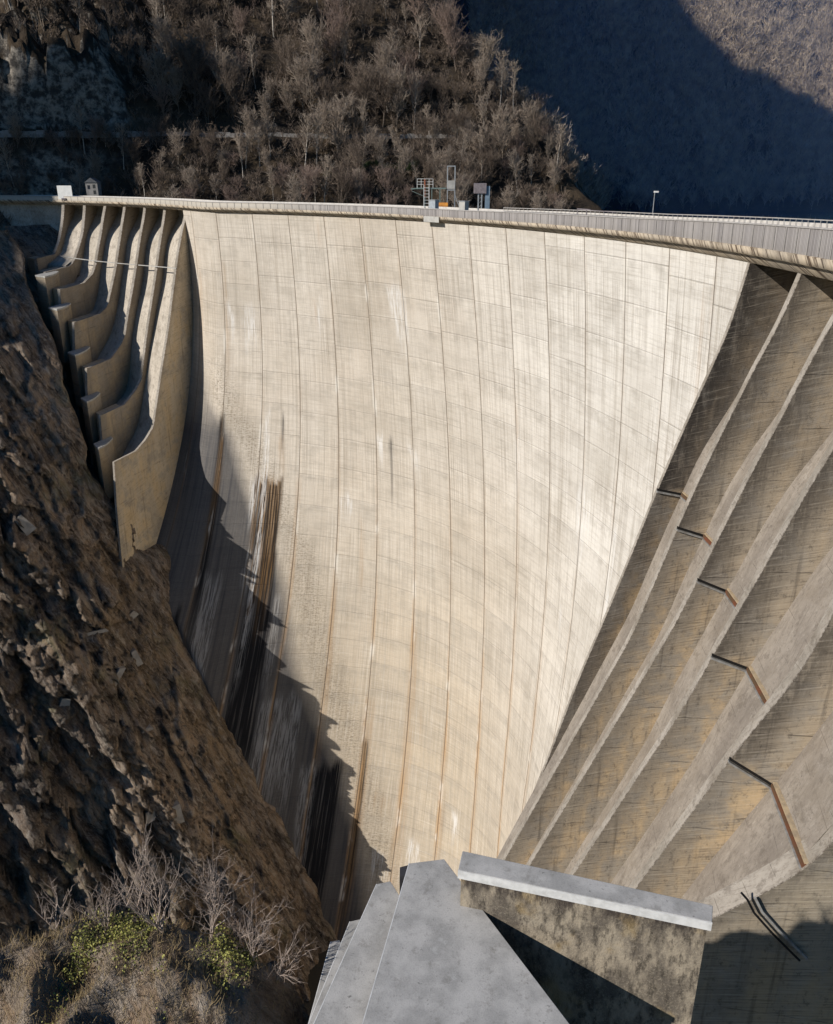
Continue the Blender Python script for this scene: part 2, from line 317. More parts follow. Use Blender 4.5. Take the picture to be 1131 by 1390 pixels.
M_CORN = t.fin(c, .9, n, .5, .1)
# railing infill: narrow vertical grey slats
t = NT('railing_slats'); x, z, _ = t.sep(t.uv()); n = t.white(t.xyz(t.math('FLOOR', t.mul(x, 3.2)), 0, 0)); n2 = t.white(t.xyz(t.math('FLOOR', t.mul(x, .55)), 2, 0))
fr = t.math('FRACT', t.mul(x, 3.2)); c = t.mix(n, (.20, .185, .18), (.33, .31, .30)); c = t.mix(t.mul(n2, .35), c, (.42, .39, .36)); c = t.mix(t.mul(t.ss(fr, .72, .9), .7), c, (.05, .045, .045))
c = t.mix(t.ss(x, 60, 20), c, (.42, .385, .33))
M_SLAT = t.fin(c, .6, fr, .3, .05)
M_RAIL = simple('rail_metal', (.42, .40, .38), (.32, .30, .28), 2., .5)
M_FPAR = simple('pale_parapet', (.56, .53, .49), (.44, .41, .37), 1.5)
M_WHITE = simple('white_paint', (.80, .80, .78), (.70, .70, .68), 1.)

# ---------------------------------------------------------------- DAM
dam = empty('arch_dam', (0, 0, 0), label='tall pale curved concrete arch dam with ribbed buttress wings spanning the gorge', cat='dam')
# arch face -------------------------------------------------------
ss_ = np.concatenate([[-.36, -.2], np.arange(0, 14.61, .05), [14.66]]); zz = -np.concatenate([np.arange(0, 246, 1.25)])
SS, ZZ = np.meshgrid(ss_, zz, indexing='ij'); V = pol(SS, np.maximum(arch_off(SS, ZZ), np.where(SS < 7, -34, -400)), ZZ).reshape(-1, 3)
JT = fbm(p3(SS*9, 0*SS, 1.), 4); JT2 = fbm(p3(SS*13, 0*SS, 7.), 4)
def patch(s0, z0, s1, z1, w0, w1, soft=.06, zs=3.):
    """soft-edged strip of stain running from (s0,z0) down to (s1,z1)"""
    z0 = z0+4*JT; z1 = z1+9*JT2; q = np.clip((ZZ-z0)/(z1-z0), 0, 1); c = s0+(s1-s0)*q; w = w0+(w1-w0)*q
    a = np.clip((w-np.abs(SS-c))/soft+.5, 0, 1); ln_ = np.maximum(zs*3, .45*np.abs(z1-z0)); b = np.clip((z0-ZZ)/zs+.5, 0, 1)*np.clip((ZZ-z1)/ln_+.3, 0, 1)
    return a*b
Z0 = np.zeros_like(SS); grime = Z0.copy(); rust = Z0.copy(); lime = Z0.copy(); wet = Z0.copy()
for p in [(2.36, -104, 2.42, -190, .24, .36), (4.3, -176, 4.25, -235, .30, .34), (.98, -62, 1.12, -136, .06, .09), (5.40, -62, 5.40, -82, .012, .0, .05), (5.47, -63, 5.47, -74, .01, .0, .04), (5.34, -62, 5.34, -70, .01, 0., .04), (.75, -118, .8, -134, .06, .03), (3.95, -208, 4.0, -222, .05, .04), (2.55, -60, 2.55, -70, .02, .02)]: wet = np.maximum(wet, patch(*p))
for p in [(1.32, -110, 1.4, -150, .17, .2), (1.95, -80, 1.95, -98, .13, .05), (3.9, -176, 4.0, -214, .17, .12), (3.15, -152, 3.2, -190, .42, .4), (4.2, -83, 4.2, -88, .18, .1), (1.72, -31, 1.72, -37, .22, .2), (5.86, -22, 5.9, -31, .12, .1), (3.6, -25, 3.6, -31, .12, .1),
          (6.42, -200, 6.5, -214, .14, .2), (7.45, -182, 7.5, -193, .08, .12), (5.6, -207, 5.8, -216, .12, .2), (9.05, -49, 9.0, -62, .05, .05), (11.05, -52, 11.1, -68, .22, .2), (10.6, -86, 10.6, -98, .06, .05), (1.8, -28, 1.85, -30, .3, .2), (2.0, -108, 2.0, -122, .1, .05), (.9, -16, .9, -17, .1, .1),
          (1.15, -28, 1.2, -34, .1, .1), (5.1, -60, 5.15, -66, .1, .1), (6.0, -62, 6.1, -68, .15, .1), (2.15, -60, 2.2, -140, .06, .06), (2.75, -118, 2.8, -150, .08, .08), (12.05, -55, 12.1, -80, .1, .05), (5.8, -16, 5.9, -30, .25, .2)]: lime = np.maximum(lime, patch(*p)*(.62 if p[1] > -100 or p[0] > 5 else .24))
for p in [(1.06, -16, 1.08, -52, .05, .06), (2.3, -79, 2.35, -104, .26, .22), (3.8, -2, 3.8, -9, .05, .04), (3.5, -24, 3.55, -32, .05, .05), (5.05, -150, 5.1, -230, .16, .2), (6.02, -120, 6.05, -225, .14, .22), (7.03, -150, 7.05, -215, .1, .14), (4.03, -110, 4.05, -170, .08, .12), (6.3, -150, 6.35, -165, .05, .05), (5.5, -186, 5.6, -189, .35, .3),
          (3.0, -80, 3.0, -120, .07, .1), (2.5, -66, 2.6, -78, .1, .1), (4.6, -90, 4.65, -112, .05, .06), (13.8, -4, 13.8, -30, .04, .04), (.1, -20, .1, -60, .1, .1), (9.03, -40, 9.03, -200, .04, .06), (8.03, -120, 8.03, -200, .05, .08), (10.03, -100, 10.05, -180, .05, .08)]: rust = np.maximum(rust, patch(p[0], p[1], p[2], p[3], p[4]*.7, p[5]*.7)*.6)
# grimy band along the cast-shadow edge; the painted shade lies inside it
band = [(0.45, -42), (.9, -58), (1.6, -68), (2.1, -82), (2.9, -100), (3.35, -122), (3.7, -138), (4.3, -158), (4.8, -176), (5.3, -196), (5.7, -215), (6.2, -240)]
bs = np.interp(-ZZ, [-b for a, b in band], [a for a, b in band]); grime = np.clip(1-np.abs(SS-bs-.15)/.62, 0, 1)*np.clip((-ZZ-38)/14, 0, 1)*1.3
dim = np.clip((bs-SS)/.5+.2, 0, 1)*np.clip((-ZZ-45)/20, 0, 1)                     # cast-shadow zone beside the rock, darkened a little with grime
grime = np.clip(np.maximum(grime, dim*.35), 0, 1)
bd = bs-.14+.22*fbm(p3(ZZ/30, SS*0, 6.), 3)-.25*np.clip((-60-ZZ)/40, 0, 1); shade_stain = np.clip((bd-SS)/.35+.3, 0, 1)*np.clip((-ZZ-42)/26, 0, 1)  # mask of the painted shade, drawn out to the shadow edge
brown = np.maximum(np.maximum(patch(2.25, -80.5, 2.36, -124, .36, .2, .04, .8), patch(5.06, -165, 5.1, -235, .05, .08)), patch(1.04, -70, 1.08, -100, .04, .03))
low = np.clip((-ZZ-30)/150, 0, 1)*np.clip((12-SS)/5, .15, 1)
right = np.clip((SS-5.5)/6, 0, 1)*np.clip(1.15+ZZ/190, .25, 1)
st = np.stack([grime, rust, lime], -1).reshape(-1, 3); st2 = np.stack([wet, right, low], -1).reshape(-1, 3)
obj('arch_face', V, gridf(len(ss_), len(zz)), M_ARCH, dam, uv=np.stack([SS*BW, ZZ], -1).reshape(-1, 2), attrs={'stain': st, 'stain2': st2, 'shade_stain': np.stack([shade_stain, brown, Z0], -1).reshape(-1, 3)}, smooth=True)

# fins -------------------------------------------------------------
def smooth_z(A, jump, k=6):
    g = np.exp(-.5*(np.arange(-k, k+1)/3.)**2); g /= g.sum(); P = np.concatenate([2*A[0]-A[k:0:-1], A, 2*A[-1]-A[-2:-k-2:-1]]); B_ = np.convolve(P, g, 'valid')
    w_ = np.ones(len(A)); js = np.where(np.abs(np.diff(A)) > jump)[0]
    for q_ in js: w_[max(0, q_-k):q_+k+2] = 0
    return A*(1-w_)+B_*w_
TT = np.array([0, .015, .04, .08, .14, .22, .34, .5, .75, 1.])
def fin(name, idx, prof, zbot, th, msides, mfront, rmax=12., absr=False, slope=-.45, zl=-30.):
    """radial concrete fin: prof = [(r,z)...] outer edge going down; visible side at idx, thickness th towards lower idx"""
    pr = [(float(r), float(z)) for r, z in prof]; zs = [pr[0][1]]; rs = [pr[0][0]]
    for r, z in pr[1:]:
        z = min(z, zs[-1]-.06); zs.append(z); rs.append(r)
    if zs[-1] > zbot: rs.append(rs[-1]+slope*(zs[-1]-zbot)); zs.append(zbot)
    zs = np.array(zs); rs = np.array(rs)
    zr = np.unique(np.concatenate([zs, np.arange(zbot, zs[0], 1.5)]))[::-1]
    zu = np.arange(zbot, zs[0]+.01, .75)[::-1]; Au = smooth_z(np.interp(-zu, -zs, rs), 1.3, 8); A = np.interp(-zr, -zs, rs); big_ = np.abs(np.interp(-zr, -zu, Au)-A) < 1.2; A = np.where(big_, np.interp(-zr, -zu, Au), A); n, m = len(zr), len(TT); base = 0. if absr else float(r0(idx))
    Rg = A[:, None]+TT[None]*(rmax-A[:, None]); Zg = np.repeat(zr[:, None], m, 1); d = th/BW
    v1 = pol(idx, base+Rg, Zg).reshape(-1, 3); v2 = pol(idx-d, base+Rg, Zg).reshape(-1, 3)
    E1 = (Rg-A[:, None]).reshape(-1); uvs = np.stack([Rg, Zg], -1).reshape(-1, 2)
    f1 = gridf(n, m); f2 = gridf(n, m, True)+n*m
    b = 2*n*m; fr1 = pol(idx, base+A, zr); fr2 = pol(idx-d, base+A, zr); k = np.arange(n-1)
    f3 = np.stack([b+k, b+k+1, b+n+k+1, b+n+k], -1)
    tp = np.array([[0, m-1, n*m+m-1, n*m]])
    v = np.concatenate([v1, v2, fr1, fr2]); f = np.concatenate([f1, f2, f3, tp])
    uv = np.concatenate([uvs, uvs, np.stack([np.zeros(n), zr*1.3], -1), np.stack([np.full(n, th), zr*1.3], -1)])
    e = np.concatenate([E1, E1, np.full(2*n, 9.)]); uv2 = np.stack([e, np.concatenate([Zg.reshape(-1), Zg.reshape(-1), zr, zr])-zl], -1)
    mi = np.concatenate([np.zeros(len(f1)+len(f2)), np.ones(len(f3)+1)])
    return obj(name, v, f, [msides, mfront], dam, uv=uv, uv2=uv2, midx=mi)
def backwall(name, ia, ib, prof, ztop, zbot, mat, slope=-.5, rel=True, n=10):
    zs = [z for r, z in prof]; rs = [r for r, z in prof]
    if zs[-1] > zbot: rs.append(rs[-1]+slope*(zs[-1]-zbot)); zs.append(zbot)
    zr = np.arange(ztop, zbot-.01, -1.); ii = np.linspace(ia, ib, n); I, Z = np.meshgrid(ii, zr, indexing='ij')
    rz = np.interp(-zr, -np.array(zs), np.array(rs)); rz = smooth_z(rz, 3., 4); r = np.repeat(rz[None], n, 0)
    return obj(name, pol(I, r0(I)+r, Z).reshape(-1, 3), gridf(n, len(zr)), mat, dam, uv=np.stack([I*BW, Z], -1).reshape(-1, 2), uv2=np.stack([I*0+5, Z], -1).reshape(-1, 2), smooth=True)

IL = {1: -4.45, 2: -3.82, 3: -3.19, 4: -2.55, 5: -1.88, 6: -1.18, 7: -.32}
FL = {1: [(0, 0), (-2.8, -5.9), (-8.5, -12.6), (-13.6, -16.2), (-27.6, -16.3), (-28.1, -24), (-34, -60)],
 2: [(0, 0), (-1.9, -3.6), (-4.4, -9.1), (-8.6, -13), (-12.9, -16.8), (-15.6, -18.6), (-18.9, -19.3), (-34.9, -19.4), (-35.5, -26), (-41, -60)],
 3: [(0, 0), (-2.9, -3.7), (-5.5, -8.6), (-9.5, -13.8), (-12.2, -18.2), (-15.6, -21.5), (-22.1, -23.7), (-37.9, -23.8), (-38.6, -29), (-44, -60)],
 4: [(0, 0), (-2.5, -3.9), (-5.5, -9.1), (-8.8, -14.7), (-11.4, -19.4), (-14.2, -23.1), (-18.9, -29.3), (-21.4, -31.4), (-25.7, -32.5), (-40.8, -32.6), (-42.5, -40), (-47, -70)],
 5: [(0.6, 0), (-1.4, -4), (-4.5, -8.6), (-6.9, -13.3), (-9.3, -17.9), (-13, -24.6), (-17.1, -31.1), (-21.2, -38.6), (-24.3, -41.3), (-31.4, -44.7), (-44.5, -44.9), (-46, -52), (-50, -90)],
 6: [(1.5, 0), (-.3, -4), (-2.9, -8.6), (-5.7, -14.4), (-8, -19.4), (-12, -27.2), (-15, -33.1), (-18.3, -39.7), (-23.3, -51.3), (-27.2, -54), (-34.1, -57), (-46.5, -57.1), (-47.1, -64), (-52, -100)],
 7: [(10.7, 0), (8.8, -3.4), (6.2, -7.8), (3.8, -12.6), (1.9, -17), (-1.3, -24.5), (-5.2, -34.4), (-9, -41.9), (-13, -50.6), (-15.9, -57), (-18.7, -63.2), (-20.6, -64.3), (-22.9, -65.9), (-28.3, -68), (-38.5, -68.1), (-40.2, -82), (-43, -125)]}
for k in range(1, 8):
    fin('buttress', IL[k], FL[k], {1: -30, 2: -34, 3: -42, 4: -52, 5: -68, 6: -84, 7: -116}[k], .9, M_SIDEG if k == 7 else M_SIDEL, M_FRONT, rmax=(14 if k == 7 else 13), absr=(k == 7), slope=-.05)
CL = {1: [(10.2, 0), (8.7, -3.5), (2.9, -6), (-1.6, -8.9), (-4.7, -12.8), (-9, -16.5), (-20, -19)],
 2: [(10.2, 0), (8.7, -3.5), (2.9, -6), (-1.6, -8.9), (-4.7, -12.8), (-7.6, -17.7), (-11.5, -22), (-18, -25.4), (-30, -27.5)],
 3: [(10.2, 0), (8.7, -3.5), (2.9, -6), (-1.6, -8.9), (-4.7, -12.8), (-7.6, -17.7), (-10.9, -22.9), (-14.8, -29), (-19, -33.3), (-32, -36.5)],
 4: [(10.5, 0), (8.9, -4), (3.9, -6.1), (-1, -9.4), (-3.9, -14.7), (-6.2, -19), (-10.2, -25.5), (-14.4, -32.8), (-17, -36), (-21, -41), (-36, -49)],
 5: [(11, 0), (9.3, -3.7), (4.1, -6.1), (.3, -9), (-3.1, -14.1), (-4.6, -18.4), (-7.9, -25.3), (-11, -29.5), (-14.3, -34.5), (-17, -39.4), (-19.6, -45.4), (-22, -52.4), (-26, -57.5), (-40, -62)],
 6: [(10.9, 0), (10.1, -3.3), (4.8, -5.6), (1.2, -8.9), (-1.8, -13.4), (-3.1, -17.7), (-6.1, -24.4), (-8.6, -28), (-12.2, -34.3), (-14.9, -39.2), (-17.7, -44.1), (-20.4, -50), (-24.3, -57.8), (-28.2, -65.5), (-35, -70.6), (-44, -75)]}
for k, (fz, fr0, fr1) in {1: (-16.3, -13.6, -27.6), 2: (-19.3, -18.9, -34.9), 3: (-23.7, -22.1, -37.9), 4: (-32.5, -25.7, -40.8), 5: (-44.8, -31.4, -44.5), 6: (-57, -34.1, -46.5)}.items():
    m = MB(); m.hexa([tuple(polw(i, r, z)) for z, o_ in ((fz-22, -1.5), (fz-.08, 0)) for i, r in ((IL[k]-.30, fr1+.1+o_), (IL[k]-.02, fr1+.1+o_), (IL[k]-.02, fr0-2), (IL[k]-.30, fr0-2))]); m.build('foot_block', M_SIDEL, dam)
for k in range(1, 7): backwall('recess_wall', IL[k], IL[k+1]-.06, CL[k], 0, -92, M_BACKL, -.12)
# piers standing before the feet of the ribs
for k, rr, zt, dr in [(2, -41.2, -19.6, 12), (3, -45.4, -28.3, 10.5), (4, -46.4, -41, 10.5), (5, -49.4, -53, 8.5), (6, -51.1, -64.6, 8)]:
    i1 = IL[k]+.32; i0 = IL[k]-.03; n = 8; q = MB(); c = MB()
    for a in range(n):
        t0, t1 = a/n, (a+1)/n; w = lambda t: .19*max(0, (t-.25)/.75)**1.6       # top curves away like a sail
        P4 = [(i0, rr+dr*t0), (i1-w(t0), rr+dr*t0), (i1-w(t1), rr+dr*t1), (i0, rr+dr*t1)]
        q.hexa([tuple(polw(i, r, z)) for z in (zt-17, zt-.5) for i, r in P4]); c.hexa([tuple(polw(i, r, z)) for z in (zt-.5, zt) for i, r in [(i0-.01, rr+dr*t0-.2), (i1-w(t0)+.015, rr+dr*t0-.2), (i1-w(t1)+.015, rr+dr*t1), (i0-.01, rr+dr*t1)]])
    p = q.build('guide_pier', M_SIDEL, dam); c.build('cap', M_CAPL, p)
CW = [(-4.45, 31.15, -16.97), (-3.82, 24.22, -17.13), (-3.19, 19.83, -17.47), (-2.55, 17.31, -17.81), (-1.88, 13.64, -17.83), (-1.18, 8.6, -17.52), (-0.32, 1.9, -17.01)]
m = MB(); pr = None
for i_, r_, z_ in CW:
    q_ = pol(i_, r_-.3, z_)
    if pr is not None: m.bar(pr, q_, .26)
    pr = q_
m.build('service_catwalk', M_CAPL, dam)
# wing wall at the far left with its slanting strut
ii = np.linspace(-6.75, -4.5, 24); zr = np.arange(0, -34, -1.); I, Z = np.meshgrid(ii, zr, indexing='ij')
obj('wing_wall', polw(I, 2+.25*Z*0, Z).reshape(-1, 3), gridf(len(ii), len(zr)), M_WING, dam, uv=np.stack([I*BW, Z], -1).reshape(-1, 2))
m = MB(); a = polw(-7.15, -1, -.3); b = polw(-6.72, -9, -12.5); m.bar(a, b, .9, 1.2); m.build('strut', M_CAPL, dam)
m = MB(); m.hexa([tuple(polw(i, r, z)) for z in (-34, -.2) for i, r in ((-8.4, 6), (-6.8, 6), (-6.8, 12), (-8.4, 12))]); m.build('abutment_block', M_WING, dam)

# right-hand buttresses
IR = {0: 14.7, 1: 15.58, 2: 16.46, 3: 17.34, 4: 18.22, 5: 19.1}
AR = {0: [(-.25, 0), (-1.9, -8.9), (-5.3, -18.7), (-9.9, -32.7), (-14.7, -49.2), (-19.9, -65.6), (-24.4, -82), (-30.4, -101.5)],
 1: [(.3, 0), (-1.5, -6.2), (-3.3, -10.4), (-4.4, -13), (-5.1, -15.2), (-5.8, -17.2), (-7.5, -21.7), (-8.9, -25.9), (-10.5, -30.7), (-11.5, -34.1), (-13, -39.4), (-14.7, -45.3), (-16.2, -50.7)],
 2: [(.2, 0), (-1.5, -4.1), (-2.9, -7.7), (-4.4, -11.9), (-5.1, -14.2), (-6.6, -18.2), (-8.5, -23.4), (-9.6, -27.1), (-10.7, -30.1), (-11.6, -32.7), (-12.6, -36.2), (-13.9, -40), (-15.3, -44)],
 3: [(.2, 0), (-2.6, -8), (-4.8, -15.4), (-5.8, -17.4), (-7, -20.8), (-7.9, -23.5), (-8.9, -26.2), (-10.1, -29.9), (-11.5, -33.5), (-12.8, -37.3), (-13.9, -40.2), (-15.9, -46.3), (-17.7, -50.8), (-19.8, -55.6)],
 4: [(.2, 0), (-3.5, -15), (-7.1, -28.2), (-7.5, -30.2), (-8.6, -33.7), (-10, -37.4), (-11.7, -40.4), (-13.2, -43.6), (-14.5, -46.5), (-15.3, -48.5), (-18.1, -55.3), (-21.1, -62.2)],
 5: [(.2, 0), (-4, -30), (-7.6, -46), (-10.3, -50.4), (-13.6, -53.5), (-16.7, -56.4), (-22, -62)]}
CR = {1: [(10, 0), (6, -8), (.6, -18.8), (-1.2, -22.3), (-3.3, -26), (-4.7, -29.4), (-6, -33.9), (-7.4, -37.6), (-8.6, -41.7), (-10.6, -47.9), (-11.8, -52.5)],
 2: [(10, 0), (6, -8), (1.2, -16.3), (-2.1, -21.9), (-4.5, -26.3), (-5.9, -29.9), (-6.9, -33), (-7.6, -35.5), (-9.5, -41), (-11.1, -46.9), (-12.2, -50.8), (-13.6, -54)],
 3: [(10, 0), (6, -8), (.1, -18.1), (-2.1, -21.6), (-3.9, -25.3), (-5.2, -27.6), (-6.4, -31.1), (-7.7, -34.8), (-8.8, -38), (-11, -43.8), (-12.5, -48.4), (-13.6, -50.8), (-15.6, -57.2), (-16.5, -60.4)],
 4: [(10, 0), (4, -14), (-2.9, -26.1), (-4.2, -28.5), (-5.3, -31.1), (-6.6, -34.8), (-8.1, -37.8), (-9.7, -42), (-11.9, -48.2), (-14.3, -55), (-17.8, -63.7)],
 5: [(10, 0), (2, -24), (-5.2, -39.1), (-7.3, -44.3), (-8.5, -47.2), (-9.6, -49.1), (-12.9, -56.4), (-15.3, -61.3), (-16.9, -65.4)]}
TH = {0: .7, 1: 1.0, 2: 1.1, 3: 1.2, 4: 1.5, 5: 3.0}
LG = {1: (-32.9, -33.9), 2: (-34.1, -35.5), 3: (-36.3, -38), 4: (-40.3, -42), 5: (-46., -49.)}
def prof_at(prof, z, slope=-.42):
    zs = [q[1] for q in prof]; rs = [q[0] for q in prof]
    return float(np.interp(-z, [-q for q in zs], rs)) if z >= zs[-1] else rs[-1]+slope*(zs[-1]-z)
for k in range(6):
    fin('buttress', IR[k], AR[k], -135, TH[k], M_SIDE0 if k == 0 else M_MOSSR if k == 5 else M_SIDE, M_FRONT, slope=-.42, zl=LG[min(k+1, 5)][0]-(14 if k == 5 else 0))
for k in range(1, 6):
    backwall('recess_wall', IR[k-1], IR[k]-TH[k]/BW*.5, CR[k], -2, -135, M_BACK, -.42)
    # ledge joint across the recess: falls gently upstream on the side face, level on the back wall
    za, zc_ = LG[k]; ia = IR[k-1]; ib = IR[k]-.02; ra = prof_at(AR[k-1], za)-.12; rc = prof_at(CR[k], zc_)-.1
    def seg(mb, i0_, i1_, ra_, rb_, a0, a1, b0, b1):
        mb.hexa([tuple(polw(i, r, z_)) for i, r, z_ in ((i0_, ra_, a0), (i1_, ra_, a0), (i1_, rb_, b0), (i0_, rb_, b0), (i0_, ra_, a1), (i1_, ra_, a1), (i1_, rb_, b1), (i0_, rb_, b1))])
    g = MB(); l = MB(); g2 = MB(); l2 = MB(); l3 = MB()
    seg(g, ia-.01, ia+.010, ra, rc, za, za+.30, zc_, zc_+.30); seg(l, ia-.01, ia+.030, ra-.1, rc-.1, za-.26, za-.02, zc_-.26, zc_-.02)
    seg(g2, ia+.012, ib, rc-.14, rc+1, zc_-.12, zc_+.38, zc_-.12, zc_+.38); seg(l2, ia+.012, ib, rc-.30, rc+1, zc_-.30, zc_-.14, zc_-.30, zc_-.14); seg(l3, ia+.012, ib, rc+.02, rc+1, zc_+.40, zc_+.60, zc_+.40, zc_+.60)
    p = g.build('ledge_joint', M_GROOVE, dam); l.build('ledge_lip', M_LIP, p)
    p = g2.build('rusty_joint', M_RUST, dam); l2.build('ledge_lip', M_LIP, p); l3.build('upper_lip', M_LIPO, p)

# deck, cornice, railing --------------------------------------------
di = np.arange(-7.4, 20.3, .2)
def zc(i): return np.interp(i, [-9, 8, 12, 16.5, 20], [1.45, 1.5, 1.9, 2.5, 2.7])
def zf(i): return np.interp(i, [-9, -2, 8, 12, 14, 16.5, 20], [3.0, 3.0, 3.3, 4.2, 5.0, 5.9, 6.0])
def sweep(name, rows, mat, parent, closed=False, sm=False):
    """rows: list of functions i -> (r,z)"""
    n, m = len(di), len(rows); P = np.zeros((m, n, 3)); U = np.zeros((m, n, 2)); acc = 0
    for a, fn in enumerate(rows):
        r, z = fn(di); P[a] = polw(di, r, z); U[a, :, 0] = di*BW; U[a, :, 1] = z+0*di
    v = P.reshape(-1, 3); f = gridf(m, n)
    return obj(name, v, f, mat, parent, uv=U.reshape(-1, 2), smooth=sm)
sweep('cornice', [lambda i: (.2+0*i, 0*i-.02), lambda i: (-1.05+0*i, .52*zc(i)), lambda i: (-1.05+0*i, .52*zc(i)+.01), lambda i: (-1.42+0*i, .58*zc(i)), lambda i: (-1.42+0*i, zc(i)), lambda i: (-1.0+0*i, zc(i)+.02)], M_CORN, dam)
sweep('walkway', [lambda i: (-1.05+0*i, zc(i)), lambda i: (8.4+0*i, zc(i)), lambda i: (9+0*i, -2+0*i), lambda i: (9+0*i, -14+0*i)], M_DECK, dam)
sweep('deck_soffit', [lambda i: (.25+0*i, -.03+0*i), lambda i: (8.9+0*i, -.35+0*i)], M_DECK, dam)
sweep('railing_panel', [lambda i: (-1.15+0*i, zc(i)+.02), lambda i: (-1.2+0*i, zf(i)-.12), lambda i: (-1.1+0*i, zf(i)-.12), lambda i: (-1.05+0*i, zc(i)+.03)], M_SLAT, dam)
sweep('handrail', [lambda i: (-1.3+0*i, zf(i)-.14), lambda i: (-1.32+0*i, zf(i)+.02), lambda i: (-.9+0*i, zf(i)+.03), lambda i: (-.88+0*i, zf(i)-.14)], M_RAIL, dam)
m = MB(); m2 = MB()
for n_, i in enumerate(np.arange(17.4, -7.4, -.2)):
    a = polw(i, -1.27, float(zc(i))+.05); b = polw(i, -1.29, float(zf(i))-.02)
    if n_ < 98: q_ = MB(); q_.bar(a, b, .07); q_.build('railing_post', M_RAIL, dam)
    else: m.bar(a, b, .07)
for i in np.arange(8.2, 20, .1):
    p0 = polw(i, 8.3, float(zc(i))+.02); p1 = polw(i, 8.3, float(zf(i))+.3); m2.bar(p0, p1, .07)
tag(m.build('railing_posts', M_RAIL, dam), kind='stuff')
for zz0 in (.72, 1.02):
    for i in np.arange(8.2, 19.9, .2):
        f0 = lambda j: polw(j, 8.3, float(zc(j)+(zf(j)+.3-zc(j))*zz0)); m2.bar(f0(i), f0(i+.2), .14 if zz0 > 1 else .08)
m2.build('far_railing', M_RAIL, dam)
sweep('far_parapet', [lambda i: (8.55+0*i, zc(i)), lambda i: (8.55+0*i, zf(i)-.05), lambda i: (8.75+0*i, zf(i)-.05), lambda i: (8.8+0*i, zc(i))], M_FPAR, dam)
# small spout niche under the deck near the lift frames
m = MB(); m.hexa([tuple(polw(i, r, z)) for (z, o) in ((.2, 0), (1.5, 0)) for i, r in ((6.93, -1.75), (7.35, -1.75), (7.22, 0), (7.05, 0))]); m.build('drain_spout', M_CAPL, dam)

# ---------------------------------------------------------------- TERRAIN
# left bank gorge wall: base line in the wall-normal direction as a function of height
E1 = np.array([-.83, -.55]); N1 = np.array([.55, -.83])
zk = np.array([-270, -238, -213, -183, -155, -127, -112, -100, -82, -68, -56, -44, -32, -24, -18, -8, 5, 30])
nk = np.array([-180, -190, -196.5, -206.5, -215.5, -224.5, -230.5, -237, -237, -240, -246, -256.5, -269, -279, -291, -312, -324, -340.])
w = np.concatenate([np.arange(-112, 75, .72), np.arange(75, 420, 3.)]); z = np.arange(-262, -7, .72)
Wg, Zg = np.meshgrid(w, z, indexing='ij'); Ng = np.interp(Zg, zk, nk)
al = Wg-Zg*.36
q = p3(al/34, Zg/75, Ng*0); d = 9.5*fbm(q, 4, True)
q = p3(al/8+3, Zg/34, Ng/40); d = d+4.6*fbm(q, 5, True)
q = p3(al/3.4+.3*fbm(p3(al/12, Zg/12, 3.), 3), Zg/19, Ng/9+7); d = d+2.3*fbm(q, 5, True)
q = p3((Wg-Zg*.7)/16+9, (Zg+Wg*.4)/9, Ng/30); d2 = fbm(q, 5); d = d+4.2*np.round(d2*3.2)/3.2+1.4*d2
df = 1.5*fbm(p3(al/2.2, Zg/5.5, Ng/9), 4)+.9*fbm(p3((Wg-Zg*.5)/1.6, (Zg+Wg*.3)/2.2, 4.), 3, True)
con = np.clip((Wg+48-np.interp(Zg, [-270, -238, -183, -127, -68, -16], [-38, -41, -25, -8, 0, 0]))/26, 0, 1)   # calm near the contact line
kc = np.interp(Zg, [-240, -183, -127, -112, -102, -97, -90, -82, -74, -16], [-91, -75, -59, -57, -57, -54.5, -52.5, -49, -44, -43]); near = np.clip(np.abs(Wg-kc)/22, 0, 1)
kc = kc+2.6*fbm(p3(0*Zg, Zg/7, 2.), 5)
def facets(a_, b_, sa, sb, seed, tilt):
    u_ = a_/sa; v_ = b_/sb; iu = np.floor(u_); iv = np.floor(v_); best = np.full(u_.shape, 1e9); out = np.zeros(u_.shape); s2 = np.full(u_.shape, 1e9)
    for du in (-1, 0, 1):
        for dv in (-1, 0, 1):
            cu, cv = iu+du, iv+dv; h1 = hash3(cu, cv, cu*0+seed); h2 = hash3(cu, cv, cu*0+seed+7); h3 = hash3(cu, cv, cu*0+seed+13); h4 = hash3(cu, cv, cu*0+seed+29)
            pu, pv = cu+.5+.42*h1, cv+.5+.42*h2; dd = (u_-pu)**2+(v_-pv)**2; m_ = dd < best; s2 = np.minimum(np.where(m_, best, dd), s2)
            out = np.where(m_, h3+tilt*((u_-pu)*h4*1.6+(v_-pv)*(h1-h2)), out); best = np.where(m_, dd, best)
    return out, np.sqrt(s2)-np.sqrt(best)
wob1 = 5*fbm(p3(al/20, Zg/20, 1.), 4); wob2 = 2.2*fbm(p3(al/7, Zg/7, 5.), 4)
fA, eA = facets(al+wob1, Zg*1.+wob1*1.4+al*.5, 13, 36, 3, 1.0); fB, eB = facets(al+wob2, Zg+wob2*2+al*.9, 5., 14, 11, 1.3); fC, eC = facets(al+wob2*.6, Zg+wob2, 2.2, 4.2, 23, 1.2)
sawA = ((Zg-.75*Wg+wob1*2.2)/21) % 1.; sawB = ((Zg-.3*Wg+wob2*2.5)/7.5+.5*fA) % 1.
d = d*.34+1.9*(sawA**1.5)*np.clip((1-sawA)/.06, 0, 1)+1.5*sawB*np.clip((1-sawB)/.08, 0, 1)-1.6+3.4*fA+2.5*fB+1.1*fC-1.6*np.clip(1-eA/.10, 0, 1)-1.1*np.clip(1-eB/.12, 0, 1)
Bul = np.interp(Zg, [-262, -223, -160, -127, -100, -82, -68, -56, -44, -32, -24, -8], [18, 20, 22, 20.5, 21, 16, 11.5, 11, 12, 12, 10, 8])
